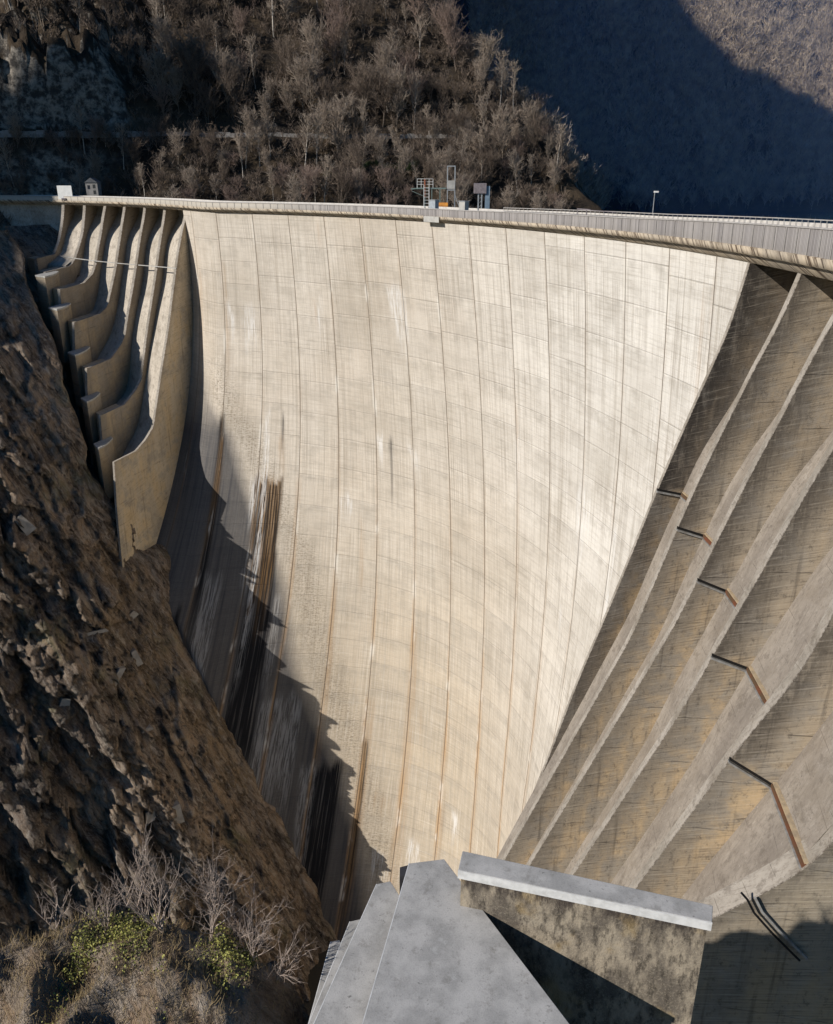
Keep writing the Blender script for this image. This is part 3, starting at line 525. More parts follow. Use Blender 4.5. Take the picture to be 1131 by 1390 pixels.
rp = np.clip((Wg-kc)/30, 0, 1)
d = (d-5.)*np.where(Wg < kc, .12, .12+.88*rp)+Bul*rp*rp*(3-2*rp)-.8-np.clip((kc-Wg)/np.where(Zg > -100, 3, 9), 0, 1)*np.where(Zg > -100, 30, 8)
Nn = Ng+d+df*np.clip((Wg-kc)/5, .45, 1)
X = Wg*E1[0]+Nn*N1[0]; Y = Wg*E1[1]+Nn*N1[1]
# clip the wall where it would come through the dam: push it back upstream of the faces
tag(obj('gorge_wall', p3(X, Y, Zg+.8*fbm(p3(al/5, Zg/5, 1.), 3)).reshape(-1, 3), gridf(len(w), len(z), True), M_ROCK, smooth=False), 'steep brown fractured rock wall of the gorge below the left wing', 'rock face', kind='structure')

def hill_z(x, y, raw=False):
    q = y-(380+.228*x)
    zA = 25+np.where(q > 3, (q-3)*1.02, np.where(q < -3, (q+3)*(.95+1.35*np.clip((-95-x)/45, 0, 1)), 0))
    cw = np.clip((x+178)/10, 0, 1)*np.clip((-118-x)/12, 0, 1)
    zA = zA+cw*(np.clip((q-4)/6, 0, 1)*19-np.clip((q-25)/25, 0, 1)*8)
    fc1, ec1 = facets(x+3*fbm(p3(x/9, y/9, 2.), 3), y*1.6+x*.3, 9, 11, 31, 1.3); fc2, _ = facets(x+.4*y, y*1.7-x*.2, 3.4, 4.5, 37, 1.2); zA = zA+cw*(4.2*fc1+1.6*fc2)*np.clip((q-2)/4, 0, 1)
    nA = 4.5*fbm(p3(x/38, y/38, 1.), 4, True)+1.6*fbm(p3(x/9, y/9, 4.), 4)
    gate = np.clip((np.abs(q)-3)/5, 0, 1); zA = zA+nA*gate
    zB = (72-x)*1.0+(y-400)*.12+15*fbm(p3(x/38, y/38, 8.), 4, True)+4*fbm(p3(x/10, y/10, 3.), 3)
    zL = np.minimum(zA, zB)
    zR = -30+(y-(815+.05*x))*.95+38*fbm(p3(x/95+.0005*y, y/380, 5.), 5, True)+7*fbm(p3(x/28, y/36, 2.), 5)
    zR = np.maximum(zR, -32)
    return np.maximum(np.maximum(zL, zR), -32)
x = np.concatenate([np.arange(-260, 90, 1.6), np.arange(90, 860, 4.)]); y = np.concatenate([np.arange(300, 480, 1.4), np.arange(480, 1300, 4.5)])
Xg, Yg = np.meshgrid(x, y, indexing='ij'); Hz = hill_z(Xg, Yg)
tag(obj('hillside', p3(Xg, Yg, Hz).reshape(-1, 3), gridf(len(x), len(y), True), M_SLOPE, smooth=True), 'steep wooded hillside rising behind the dam', 'hillside', kind='structure')
t = NT('lake_water'); n = t.noise(t.pos(), .3, 4); M_WATER = t.fin((.01, .03, .04), .08, n, .15, .2, .5)
tag(obj('reservoir_water', np.array([(-400, 150, -26.), (900, 150, -26), (900, 1150, -26), (-400, 1150, -26)]), np.array([[0, 1, 2, 3]]), M_WATER), 'dark reservoir water behind the dam', 'water', kind='structure')
# keep the lake behind the wall: it is only built upstream
o = bpy.data.objects['reservoir_water']; ip = np.arange(-8, 19.1, 1.); sh_ = polw(ip, 26, -26.)[::-1]; o.data = mesh_data('reservoir_water', [tuple(q) for q in sh_]+[(-400, 420, -26), (-400, 1150, -26), (900, 1150, -26), (900, 30, -26)][::1], [tuple(range(len(ip)+4))], M_WATER)
t = NT('river_bed'); M_BED = t.fin((.05, .045, .035), .9, t.noise(t.pos(), .3, 6), .6, .8)
tag(obj('valley_floor', np.array([(-700, -500, -243.), (300, -500, -243), (300, 400, -243), (-700, 400, -243)]), np.array([[0, 1, 2, 3]]), M_BED), 'dark gorge floor', 'ground', kind='structure')

# the mountain west of the gorge (outside the picture); its ridge is shaped to cast the shadows on dam and slopes
GL = [(-140, -300), (-236, -290), (-246, -240), (-254, -120), (-258, -60), (-262, -14), (-268, -6), (-274, -6), (-279, 0), (-286, 3), (-292, 3), (-300, 8), (-312, 14), (-322, 16), (-326, 21), (-334, 30), (-340, 60), (-348, 105), (-358, 135), (-368, 148), (-378, 146), (-382, 72), (-414, 74), (-419, 150), (-430, 250), (-445, 380), (-455, 440), (-471, 490), (-500, 545), (-530, 583), (-558, 594), (-612, 602), (-671, 645), (-900, 900)]
GL = GL[::-1]; lx = np.array([g[0] for g in GL], float); gx = np.array([g[1] for g in GL], float)
ll = np.unique(np.concatenate([lx, np.arange(-900, -140, 3.)])); Gv = np.interp(ll, lx, gx)+.8*fbm(p3(ll/4, 0., 0.), 3)*(ll < -250)+13*fbm(p3(ll/22, 3., 0.), 5)*(ll < -500)
Dv = np.interp(ll, [-900, -470, -345, -140], [900, 640, 430, 400]); Hv = Gv+Dv*math.tan(EL)
sh = np.array([math.cos(HD), math.sin(HD)]); pp = np.array([-sh[1], sh[0]])
aa = np.concatenate([-np.array([260, 180, 110, 60, 30, 12, 4])*1., [0], np.array([4, 12, 40, 110, 220, 400.])]); L2, A2 = np.meshgrid(ll, aa, indexing='ij')
Hm = Hv[:, None]-np.abs(A2)*1.75+np.where(A2 == 0, 0, -np.abs(fbm(p3(L2/40, A2/40, 3.), 4))*np.minimum(20, np.abs(A2)*.6)); Hm = np.maximum(Hm, -262)
Xm = (Dv[:, None]+A2)*sh[0]+L2*pp[0]; Ym = (Dv[:, None]+A2)*sh[1]+L2*pp[1]
tag(obj('mountain', p3(Xm, Ym, Hm).reshape(-1, 3), gridf(len(ll), len(aa)), M_SLOPE, smooth=True), 'unseen mountain shoulder west of the gorge, shaped to cast shadows', 'mountain', kind='structure')

# road across the hillside with a low stone wall
M_ROAD = simple('asphalt', (.05, .05, .052), (.035, .035, .035), 1.); M_STONE = simple('road_wall_stone', (.33, .31, .29), (.20, .185, .17), .8)
rx = np.arange(-250, 22, 3.); ry = 380+.228*rx
obj_r = obj('road', np.concatenate([p3(rx, ry-2.9, 25.06), p3(rx, ry+2.9, 25.06)]), gridf(2, len(rx)), M_ROAD); tag(obj_r, 'narrow asphalt road cut into the hillside', 'road', kind='structure')
m = MB()
for a in range(len(rx)-1):
    if a % 9 == 8: continue
    h0 = 1.0+.25*math.sin(a*1.7)
    m.hexa([(rx[a], ry[a]-3.9, 22.6), (rx[a+1], ry[a+1]-3.9, 22.6), (rx[a+1], ry[a+1]-3.0, 22.6), (rx[a], ry[a]-3.0, 22.6), (rx[a], ry[a]-3.6, 25.1+h0), (rx[a+1], ry[a+1]-3.6, 25.1+h0), (rx[a+1], ry[a+1]-3.1, 25.1+h0), (rx[a], ry[a]-3.1, 25.1+h0)])
tag(m.build('retaining_wall', M_STONE), 'long low grey stone wall edging the road on the hillside', 'wall')

# ---------------------------------------------------------------- TREES
def segs_mesh(sg, flat=False):
    sg = np.array(sg, float); p = sg[:, 0:3]; q = sg[:, 3:6]; r = sg[:, 6:7]; s_ = sg[:, 7:8]
    d = q-p; d /= np.linalg.norm(d, axis=1, keepdims=True)+1e-9
    up = np.where(np.abs(d[:, 2:3]) < .9, np.array([[0, 0, 1.]]), np.array([[1., 0, 0]])); a = np.cross(d, up); a /= np.linalg.norm(a, axis=1, keepdims=True)+1e-9; b = np.cross(d, a); n = len(sg)
    if flat:
        th = rng.uniform(0, math.pi, (n, 1)); c = a*np.cos(th)+b*np.sin(th)
        v = np.stack([p-c*r, p+c*r, q+c*s_, q-c*s_], 1).reshape(-1, 3); f = np.arange(4*n).reshape(-1, 4); return v, f
    v = []
    for base, rad in ((p, r), (q, s_)):
        for k in range(3): v.append(base+(a*math.cos(2.0944*k)+b*math.sin(2.0944*k))*rad)
    v = np.stack(v, 1).reshape(-1, 3); o = np.arange(n)[:, None]*6
    f = np.concatenate([o+np.array([[k, (k+1) % 3, 3+(k+1) % 3, 3+k]]) for k in range(3)]); return v, f
def unit(v): return v/(np.linalg.norm(v)+1e-9)
def tree_segs(h, spread, upw, nlimb, nbr, ntw, r, crown0=.3, stems=1, tw=.042, zig=.12):
    tr, cr = [], []
    for s_ in range(stems):
        p = np.zeros(3); d = unit(np.array([r.normal(0, .05+.12*(stems > 1)), r.normal(0, .05+.12*(stems > 1)), 1])); n = 7; R0 = h*.013/(1+.4*(stems > 1)); pts = [p]
        for k in range(n):
            d = unit(d+np.array([*r.normal(0, zig*.6, 2), .08])); q = p+d*h/n*.95; ra = R0*(1-k/n)**.8+.02; rb = R0*(1-(k+1)/n)**.8+.02
            tr.append([*p, *q, ra, rb]); p = q; pts.append(p)
        for l in range(nlimb//stems):
            u = crown0+(1-crown0)*r.random()**.9; k = min(n-1, int(u*n)); f = u*n-k; b0 = pts[k]*(1-f)+pts[k+1]*f; ph = r.uniform(0, 2*math.pi)
            dd = unit(np.array([math.cos(ph), math.sin(ph), upw*r.uniform(.5, 1.3)])); L = h*spread*(.30+.95*math.sin(math.pi*(.18+.74*(u-crown0)/(1-crown0))))*r.uniform(.65, 1.3)+.4; p = b0; m_ = 3; w0 = R0*.36*(1.1-u)+.02; lp = [p]
            for k2 in range(m_):
                dd = unit(dd+np.array([*r.normal(0, .16, 2), .14])); q = p+dd*L/m_; cr.append([*p, *q, w0*(1-k2/3.6), w0*(1-(k2+1)/3.6)]); p = q; lp.append(p)
            for b in range(nbr):
                u2 = r.uniform(.2, 1); k3 = min(m_-1, int(u2*m_)); b1 = lp[k3]+(lp[k3+1]-lp[k3])*(u2*m_-k3); e = unit(dd+r.normal(0, .55, 3)+np.array([0, 0, .25])); L2_ = L*r.uniform(.25, .5); q = b1+e*L2_
                cr.append([*b1, *q, tw*1.3, tw*.7])
                for t_ in range(ntw):
                    u3 = r.uniform(.2, 1); b2 = b1+(q-b1)*u3; g = unit(e+r.normal(0, .5, 3)+np.array([0, 0, .2])); cr.append([*b2, *(b2+g*L2_*r.uniform(.35, .8)), tw*.8, tw*.35])
    return tr, cr
M_BIRCH = simple('pale_bark', (.52, .47, .41), (.30, .26, .22), 2.); M_TWIGP = simple('pale_twigs', (.38, .315, .25), (.26, .205, .165), .4)
M_BARK = simple('brown_bark', (.20, .16, .125), (.11, .09, .07), 2.); M_TWIGB = simple('brown_twigs', (.19, .145, .11), (.11, .083, .066), .4)
M_TWIGR = simple('reddish_twigs', (.30, .22, .18), (.18, .13, .105), .4); M_TWIGF = simple('grey_twigs', (.44, .37, .31), (.14, .12, .11), .12); M_EVER = simple('evergreen_leaves', (.045, .075, .022), (.02, .035, .012), 1.2)
def variant(seed, h, spread, upw, nl, nb, nt, mb, mt, **k):
    r = np.random.default_rng(seed); tr, cr = tree_segs(h, spread, upw, nl, nb, nt, r, **k)
    tv, tf = segs_mesh(tr); cv, cf = segs_mesh(cr); return mesh_data('trunk', tv, tf, mb), mesh_data('crown', cv, cf, mt)
VAR = {
 'birch': [variant(1, 15, .16, 1.5, 34, 5, 5, M_BIRCH, M_TWIGP, crown0=.3), variant(2, 13, .2, 1.3, 30, 5, 5, M_BIRCH, M_TWIGP, crown0=.35)],
 'oval': [variant(3, 14, .30, 1.7, 46, 6, 6, M_BARK, M_TWIGP, crown0=.15), variant(4, 12, .36, 1.5, 42, 6, 6, M_BARK, M_TWIGP, crown0=.2)],
 'brown': [variant(5, 13, .42, 1.2, 34, 6, 5, M_BARK, M_TWIGB, crown0=.25, stems=2), variant(6, 12, .38, 1.4, 34, 6, 5, M_BARK, M_TWIGR, crown0=.25), variant(7, 10, .42, 1.3, 34, 6, 5, M_BARK, M_TWIGB, crown0=.1, stems=3)],
 'scrub': [variant(8, 6, .4, 1., 30, 6, 4, M_BARK, M_TWIGR, crown0=.05, stems=3), variant(9, 5, .45, 1., 28, 6, 4, M_BARK, M_TWIGB, crown0=.05, stems=4)]}
LBL = {'birch': 'slim white-trunked birch without leaves', 'oval': 'upright bare tree with a dense pale oval crown', 'brown': 'spreading bare brown tree with forked limbs', 'scrub': 'low leafless many-stemmed scrub bush'}
TH_ = math.atan((650-230)/1100.); cT, sT = math.cos(TH_), math.sin(TH_)
def in_view(x, y, z):
    zz_ = z-CAMH; fw = y*cT-zz_*sT; up = y*sT+zz_*cT; return 565.5+1100*x/fw, 650-1100*up/fw
def place_tree(kind, x, y, sc, where, cat='tree'):
    tm, cm = random.choice(VAR[kind]); z = float(hill_z(np.array([x]), np.array([y]))[0])-.2
    name = {'birch': 'birch_tree', 'oval': 'bare_tree', 'brown': 'bare_tree', 'scrub': 'scrub_bush'}[kind]
    e = empty(name, (x, y, z), label=LBL[kind]+' '+where, cat='bush' if kind == 'scrub' else 'tree', group=LBL[kind].replace('without', 'with no')+' '+where)
    e.rotation_euler = (random.uniform(-.06, .06), random.uniform(-.06, .06), random.uniform(0, 6.28)); e.scale = (sc*random.uniform(.9, 1.1),)*2+(sc,)
    for nm, me in (('trunk', tm), ('crown', cm)):
        o = bpy.data.objects.new(nm, me); COL.objects.link(o); o.parent = e
    return e
# the tall pale tree that stands out above the road
big = place_tree('oval', -45, 378, 1.65, 'standing alone and tallest just above the road'); del big['group']
big['label'] = 'tallest pale tree with dense oval crown standing just above the hillside road'
cnt = 0; tried = 0; spots = []
while cnt < 288 and tried < 9000:
    tried += 1; x = random.uniform(-215, 92); y = random.uniform(318, 480); q = y-(380+.228*x)
    if abs(q) < 4.5 or q > 62: continue
    if q < -45 or random.random() > math.exp(-max(0, q)/38): continue
    if -182 < x < -112 and 2 < q < 22: continue                      # the cliff
    z = float(hill_z(np.array([x]), np.array([y]))[0])
    if z < -24: continue
    u, v = in_view(x, y, z+5)
    if not (-25 < u < 760 and -20 < v < 300): continue
    md = 3.3 if q < 0 else 4.2
    if any((x-a)**2+(y-b)**2 < md*md for a, b in spots): continue
    spots.append((x, y)); below = q < 0; rr = random.random()
    if below: kind = 'birch' if rr < .22 else 'scrub' if rr < .48 else 'brown' if rr < .80 else 'oval'
    else: kind = 'birch' if rr < .2 else 'brown' if rr < .66 else 'oval' if rr < .86 else 'scrub'
    if below and x < -60 and rr < .5: kind = 'scrub' if rr < .32 else 'birch'
    sc = random.uniform(.6, 1.45)*(1.2 if not below else (1.05 if x > -55 else .8))
    place_tree(kind, x, y, sc, 'below the hillside road' if below else 'on the slope above the road'); cnt += 1
# evergreen shrubs low on the bank near the lift frames
def leaf_cloud(c, r3, n, size, r):
    d = r.normal(size=(n, 3)); d /= np.linalg.norm(d, axis=1, keepdims=True); rad = r.random((n, 1))**.45
    ctr = d*rad*np.array(r3)*(1+.28*fbm(d*1.7+c[0], 3)[:, None])+np.array(c); a = r.normal(size=(n, 3)); a /= np.linalg.norm(a, axis=1, keepdims=True); b = np.cross(a, r.normal(size=(n, 3))); b /= np.linalg.norm(b, axis=1, keepdims=True)
    s_ = size*r.uniform(.6, 1.3, (n, 1)); v = np.stack([ctr-a*s_, ctr-b*s_*.6, ctr+a*s_, ctr+b*s_*.6], 1).reshape(-1, 3); return v, np.arange(4*n).reshape(-1, 4)
em = []
for s_ in range(2):
    r = np.random.default_rng(40+s_); vs = []
    for k in range(6): vs.append(leaf_cloud((r.normal(0, 1.3), r.normal(0, 1.3), 2+r.uniform(-.6, 1.6)), (1.6, 1.6, 1.5), 500, .22, r)[0])
    v = np.concatenate(vs); em.append((mesh_data('foliage', v, np.arange(len(v)).reshape(-1, 4), M_EVER), mesh_data('stem', *segs_mesh(tree_segs(3, .3, 1, 6, 2, 1, r, stems=2)[0]), M_BARK)))
for k in range(16):
    x = random.uniform(-42, 4) if k < 13 else random.uniform(-175, -120); y = 380+.228*x-random.uniform(17, 25); z = float(hill_z(np.array([x]), np.array([y]))[0])
    e = empty('evergreen_shrub', (x, y, z-.3), label='dark green evergreen shrub low on the bank behind the dam crest', cat='shrub', group='evergreen shrubs on the bank behind the crest'); e.scale = (random.uniform(.7, 1.1),)*3; e.rotation_euler.z = random.uniform(0, 6)
    f_, s2 = random.choice(em)
    for nm, me in (('foliage', f_), ('stem', s2)): o = bpy.data.objects.new(nm, me); COL.objects.link(o); o.parent = e

# the farther woods, too many to count: one object each
def wood(name, pts, hs, nseg, tw, mat, label, cat):
    r = np.random.default_rng(5); lib = []
    for k in range(7):
        tr, cr = tree_segs(1., r.uniform(.18, .36), r.uniform(.7, 1.5), nseg, 2, 2, r, crown0=.2, stems=1, tw=tw); sg = np.array(tr[::1]+cr); sg[:, 6:] = np.maximum(sg[:, 6:]*1., tw*.35); sg[:len(tr), 6:] = tw*1.1; lib.append(sg)
    V_ = []
    for (x, y, z), h in zip(pts, hs):
        sg = lib[r.integers(7)].copy(); c, s_ = math.cos(r.uniform(0, 6.28)), math.sin(r.uniform(0, 6.28)); n_ = math.hypot(c, s_); c, s_ = c/n_, s_/n_
        for o in (0, 3): a, b = sg[:, o].copy(), sg[:, o+1].copy(); sg[:, o] = a*c-b*s_; sg[:, o+1] = a*s_+b*c
        sg *= h; sg[:, [0, 3]] += x; sg[:, [1, 4]] += y; sg[:, [2, 5]] += z-.2; V_.append(sg)
    v, f = segs_mesh(np.concatenate(V_), flat=True); return tag(obj(name, v, f, mat), label, cat, kind='stuff')
r = np.random.default_rng(21)
xx = r.uniform(-215, 80, 9000); yy = r.uniform(318, 490, 9000); qq = yy-(380+.228*xx); hz = hill_z(xx, yy); u, v = in_view(xx, yy, hz+3)
ok = (np.abs(qq) > 4.5) & (hz > -25) & (u > -30) & (u < 780) & (v > -30) & ~((xx > -180) & (xx < -118) & (qq > 2) & (qq < 16)); idx = np.where(ok)[0][:1700]
wood('undergrowth', np.stack([xx, yy, hz], 1)[idx], r.uniform(2.5, 6.5, len(idx)), 16, .010, M_TWIGB, 'tangle of bare undergrowth and saplings between the hillside trees', 'undergrowth')
xx = r.uniform(60, 720, 60000); yy = r.uniform(560, 1240, 60000); hz = hill_z(xx, yy); u, v = in_view(xx, yy, hz+4)
ok = (hz > -25) & (u > 560) & (u < 1160) & (v > -40) & (v < 320); idx = np.where(ok)[0][:6500]
wood('far_forest', np.stack([xx, yy, hz], 1)[idx], r.uniform(9, 19, len(idx)), 16, .0085, M_TWIGF, 'dense leafless forest covering the far side of the valley', 'forest')

hz_ = bpy.data.materials.new('valley_haze'); hz_.use_nodes = True; ht = hz_.node_tree; ht.nodes.clear(); ho = ht.nodes.new('ShaderNodeOutputMaterial'); hv = ht.nodes.new('ShaderNodeVolumeScatter'); hv.inputs['Color'].default_value = (.16, .38, 1., 1); hv.inputs['Density'].default_value = .00024; hv.inputs['Anisotropy'].default_value = 0.; ht.links.new(hv.outputs[0], ho.inputs['Volume'])
m = MB(); m.hexa([(x_, y_, z_) for z_ in (-31, 420) for x_, y_ in ((80, 470), (900, 470), (900, 1290), (-60, 1290))]); tag(m.build('haze', hz_), 'thin blue haze in the shaded valley behind the dam', 'haze', kind='structure')
# thin cable slung across the far side valley
m = MB(); a = np.array([125., 800, 178]); b = np.array([290., 800, 158.]); pr = a
for k in range(1, 25):
    q = a+(b-a)*k/24; q[2] -= 40*4*(k/24)*(1-k/24)*.5; m.bar(pr, q, .13); pr = q
tag(m.build('cable', simple('steel_cable', (.25, .27, .3))), 'thin steel cable sagging across the shaded far valley', 'cable')

# ---------------------------------------------------------------- THINGS ON THE CREST
def loc(i, r, z): return tuple(float(q) for q in polw(i, r, z))
def ang_at(i): return A0+DA*(i-1)-math.pi/2
M_GREEN = simple('green_steel', (.18, .24, .22), (.12, .16, .15), 2., .5); M_ORANGE = simple('orange_drum_paint', (.62, .27, .05), (.42, .17, .04), 1.5, .6)
M_GALV = simple('galvanised_steel', (.42, .44, .45), (.3, .31, .32), 2., .45, .3); M_GBOX = simple('grey_cabinet_paint', (.36, .40, .43), (.28, .31, .34), 1.5, .5); M_MAUVE = simple('weathered_panel', (.24, .21, .22), (.16, .14, .15), 1.5)
M_PLAST = simple('plaster_wall', (.26, .25, .24), (.2, .19, .18), .8); M_ROOF = simple('slate_roof', (.10, .11, .12), (.07, .07, .08), 1.); M_GLASS = simple('dark_window_glass', (.03, .04, .05), (.02, .02, .03), 1., .15, 0, 0, .6)
M_BLUE = simple('blue_grey_cladding', (.20, .27, .34), (.14, .2, .26), .6); M_RED = simple('rusty_ladder', (.35, .13, .07), (.25, .1, .06), 2.)
# service platform with ladder and lattice frame
L = loc(6.25, 9.5, 1.5); e = empty('gate_hoist_platform', L, label='steel gate hoist platform with ladder, cage railing and orange drum behind the crest', cat='hoist platform')
def B(x, y, z): return (L[0]+x, L[1]+y, L[2]+z)
m = MB(); m.box(B(0, 0, 6.0), (7.6, 3, .28)); m.bar(B(-3.6, -1.2, 6), B(-5.2, -1.2, 5.9), .3); m.bar(B(-5, -1.2, 5.4), B(-1.6, -1.2, 4.0), .12); m.build('platform_floor', M_GREEN, e)
for x_, y_ in ((-1.6, -1.3), (.1, -1.3), (2.2, -1.3), (-1.6, 1.3), (2.2, 1.3)): m = MB(); m.bar(B(x_, y_, -2), B(x_, y_, 6), .24); m.build('column', M_GREEN, e)
m = MB()
for x_ in (-3.6, -2.6, -1.6, -.6, .4): m.bar(B(x_, -1.4, 6), B(x_, -1.4, 8.3), .10)
for z_ in (7, 7.6, 8.3): m.bar(B(-3.6, -1.4, z_), B(.4, -1.4, z_), .08)
m.build('cage_railing', M_WHITE, e)
m = MB()
for x_ in (-1.9, -.6): m.bar(B(x_, -1.7, -.2), B(x_, -1.7, 6.8), .14)
for k in range(9): m.bar(B(-1.9, -1.7, .2+k*.75), B(-.6, -1.7, .2+k*.75), .08)
m.build('ladder', M_WHITE, e)
m = MB(); m.bar(B(-1.7, -1.5, 4), B(-1.7, -1.5, 8.2), .35); m.build('rusty_post', M_RED, e)
m = MB(); m.bar(B(.6, -1.6, 1.7), B(4.2, -1.6, 1.7), 1.35, 1.35, 12); m.build('orange_drum', M_ORANGE, e)
m = MB(); m.bar(B(-.3, -1.6, 1.7), B(.7, -1.6, 1.7), 1.2, 1.2, 10); m.build('winch', M_MAUVE, e)
m = MB()
for x_ in (4.1, 6.0): m.bar(B(x_, -1.2, -2), B(x_, -1.2, 11.4), .2); m.bar(B(x_, 1.0, -2), B(x_, 1.0, 11.4), .2)
for z_ in (5.6, 11.3): m.bar(B(4.1, -1.2, z_), B(6., -1.2, z_), .26); m.bar(B(4.1, 1., z_), B(6., 1., z_), .26)
m.bar(B(6, -1.2, 4.5), B(8.2, -1.2, -1.), .16); m.build('lifting_frame', M_GALV, e)
m = MB(); m.box(B(5.05, -1.2, 6.9), (1.9, .5, 2.0)); m.build('counterweight', M_CAPL, e)
# mast with box head
L = loc(7.55, 9.5, 1.5); e = empty('gate_mast', L, label='tall grey gate mast with panelled box head right of the hoist platform', cat='mast')
m = MB(); m.box(B(-.5, 0, 6.3), (2.9, 2, 2.3)); m.build('box_head', M_MAUVE, e)
m = MB(); m.bar(B(-.9, -.6, -2), B(-.9, -.6, 5.3), .3); m.bar(B(-.1, -.6, -2), B(-.1, -.6, 5.3), .3)
for k in range(6): m.bar(B(-.9, -.6, k*.9), B(-.1, -.6, k*.9+.9), .08)
m.build('lattice_column', M_GALV, e)
m = MB(); m.box(B(1.3, 0, 2.4), (1.1, 1.2, 8.8)); m.build('guide_shaft', M_BLUE, e)
for i_, dx, lab in ((7.0, 0, 'light grey cabinet standing left of the gate mast'), (7.8, 0, 'grey-brown cabinet standing right of the gate mast')):
    L = loc(i_, .8, 1.45); e = empty('control_cabinet', L, label=lab, cat='cabinet'); m = MB(); m.box(B(0, 0, 1.8), (2.1, 1.2, 3.6), ang_at(i_)); m.build('body', M_GBOX if i_ < 7.5 else M_CAPL, e); m = MB(); m.box(B(0, 0, 3.68), (2.3, 1.4, .16), ang_at(i_)); m.build('lid', M_GALV, e)
# lamp post, timber-look rail frame
L = loc(11.62, 8.9, 1.9); e = empty('lamp_post', L, label='slim grey lamp post on the far edge of the crest', cat='lamp post'); m = MB(); m.bar(B(0, 0, 0), B(0, 0, 6.2), .14, .09, 8); m.build('pole', M_GALV, e); m = MB(); m.box(B(.25, 0, 6.3), (.8, .4, .28)); m.build('lamp_head', M_WHITE, e)
L = loc(10.95, .6, 1.8); e = empty('noticeboard_frame', L, label='low dark frame of two posts and a long beam behind the railing', cat='frame')
r1 = ang_at(10.95); dx, dy = math.cos(r1), math.sin(r1)
m = MB(); m.bar(B(-3*dx, -3*dy, 3.1), B(1.2*dx, 1.2*dy, 3.1), .18); m.bar(B(1.2*dx, 1.2*dy, 3.0), B(9*dx, 9*dy, 3.0), .12)
m.build('beam', M_MAUVE, e)
for k in (-3, 0): m = MB(); m.bar(B(k*dx, k*dy, 0), B(k*dx, k*dy, 3.2), .16); m.build('post', M_MAUVE, e)
# far left: white board, little tower, long low house
L = loc(-4.36, -.9, 3.0); e = empty('info_board', L, label='large white board fixed to the crest railing near its left end', cat='board'); m = MB(); m.box(B(0, 0, 1.3), (5.3, .18, 4.6), ang_at(-4.4)); m.build('panel', M_WHITE, e); m = MB(); m.box(B(-.4, -.5, -.9), (1.6, .8, .5), ang_at(-4.4)); m.build('base', M_MAUVE, e)
L = loc(-4.0, 13, 1.5); e = empty('valve_tower', L, label='small pale gabled tower with dark windows behind the left part of the crest', cat='tower')
m = MB(); m.box(B(0, 0, 2.2), (4.4, 3.6, 7.6)); m.build('wall', M_PLAST, e)
rz_ = .0; m = MB(); m.add([B(-2.5, -2.1, 6.), B(2.5, -2.1, 6.), B(2.5, 2.1, 6.), B(-2.5, 2.1, 6.), B(0, -2.1, 7.7), B(0, 2.1, 7.7)], [(0, 1, 4), (2, 3, 5), (1, 2, 5, 4), (3, 0, 4, 5), (0, 3, 2, 1)]); m.build('roof', M_ROOF, e)
for x_, z_ in ((-1.1, 4.4), (.9, 2.6), (.9, 4.7)): m = MB(); m.box(B(x_, -1.82, z_), (.9, .1, 1.3)); m.build('window', M_GLASS, e)
L = loc(-6.05, 10.5, 1.3); e = empty('warden_building', L, label='long low blue-grey building at the far left end of the crest', cat='building'); m = MB(); m.box(B(-3, 0, 2.1), (17, 5, 4.2), .25); m.build('wall', M_BLUE, e); m = MB(); m.box(B(-3, 0, 4.35), (17.6, 5.6, .3), .25); m.build('roof', M_ROOF, e)

# ---------------------------------------------------------------- FOREGROUND CONCRETE
t = NT('grey_cap'); o = t.n('TexCoord').outputs['Object']; n = t.noise(o, .8, 6, .6); n2 = t.noise(o, 3.5, 5, .7); n3 = t.noise(o, 14., 6, .85)
c = t.mix(t.ss(n, .35, .65), (.43, .42, .405), (.30, .295, .285)); c = t.mix(t.mul(t.ss(n2, .60, .74), .7), c, (.07, .068, .065)); c = t.mix(t.mul(t.ss(n, .62, .7), .4), c, (.48, .48, .47)); c = t.mix(t.mul(t.ss(n3, .5, .68), .45), c, (.14, .135, .13)); c = t.mix(t.mul(t.ss(n3, .44, .3), .35), c, (.55, .54, .52)); n6 = t.noise(o, 1.7, 7, .75); c = t.mix(t.mul(t.ss(n6, .54, .66), .5), c, (.19, .18, .165))
M_CAP = t.fin(c, .85, t.add(n3, n2), .35, .02)
t = NT('mossy_wall'); P = t.pos(); x_, y_, z_ = t.sep(P); n = t.noise(t.xyz(t.mul(x_, .9), t.mul(y_, .9), t.mul(z_, .45)), 1, 6, .65); n2 = t.noise(t.xyz(t.mul(x_, 3.5), t.mul(y_, 3.5), t.mul(z_, 1.2)), 1, 5, .7); n3 = t.noise(P, 9, 4, .8); n4 = t.noise(P, .45, 4)
c = t.mix(t.ss(n, .38, .6), (.36, .305, .23), (.13, .11, .088)); c = t.mix(t.mul(t.ss(n2, .48, .64), .75), c, (.045, .038, .03)); c = t.mix(t.mul(t.ss(n3, .5, .66), .4), c, (.42, .36, .27)); c = t.mix(t.mul(t.ss(n4, .58, .7), .5), c, (.38, .27, .12))
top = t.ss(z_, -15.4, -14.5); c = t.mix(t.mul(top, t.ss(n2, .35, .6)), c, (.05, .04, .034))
M_MOSS = t.fin(c, .92, t.add(n2, n3), .7, .06)
M_FASC = simple('sunlit_edge', (.66, .66, .65), (.50, .50, .49), 2.)  # paler than the caps: sunlight on the coping edges put into the colour
PIPE = [(-14.9, -52.22), (-14.26, -52.95), (-13.43, -54.5), (-11.56, -56.64), (-9.56, -58.69), (-8.5, -59.76)]
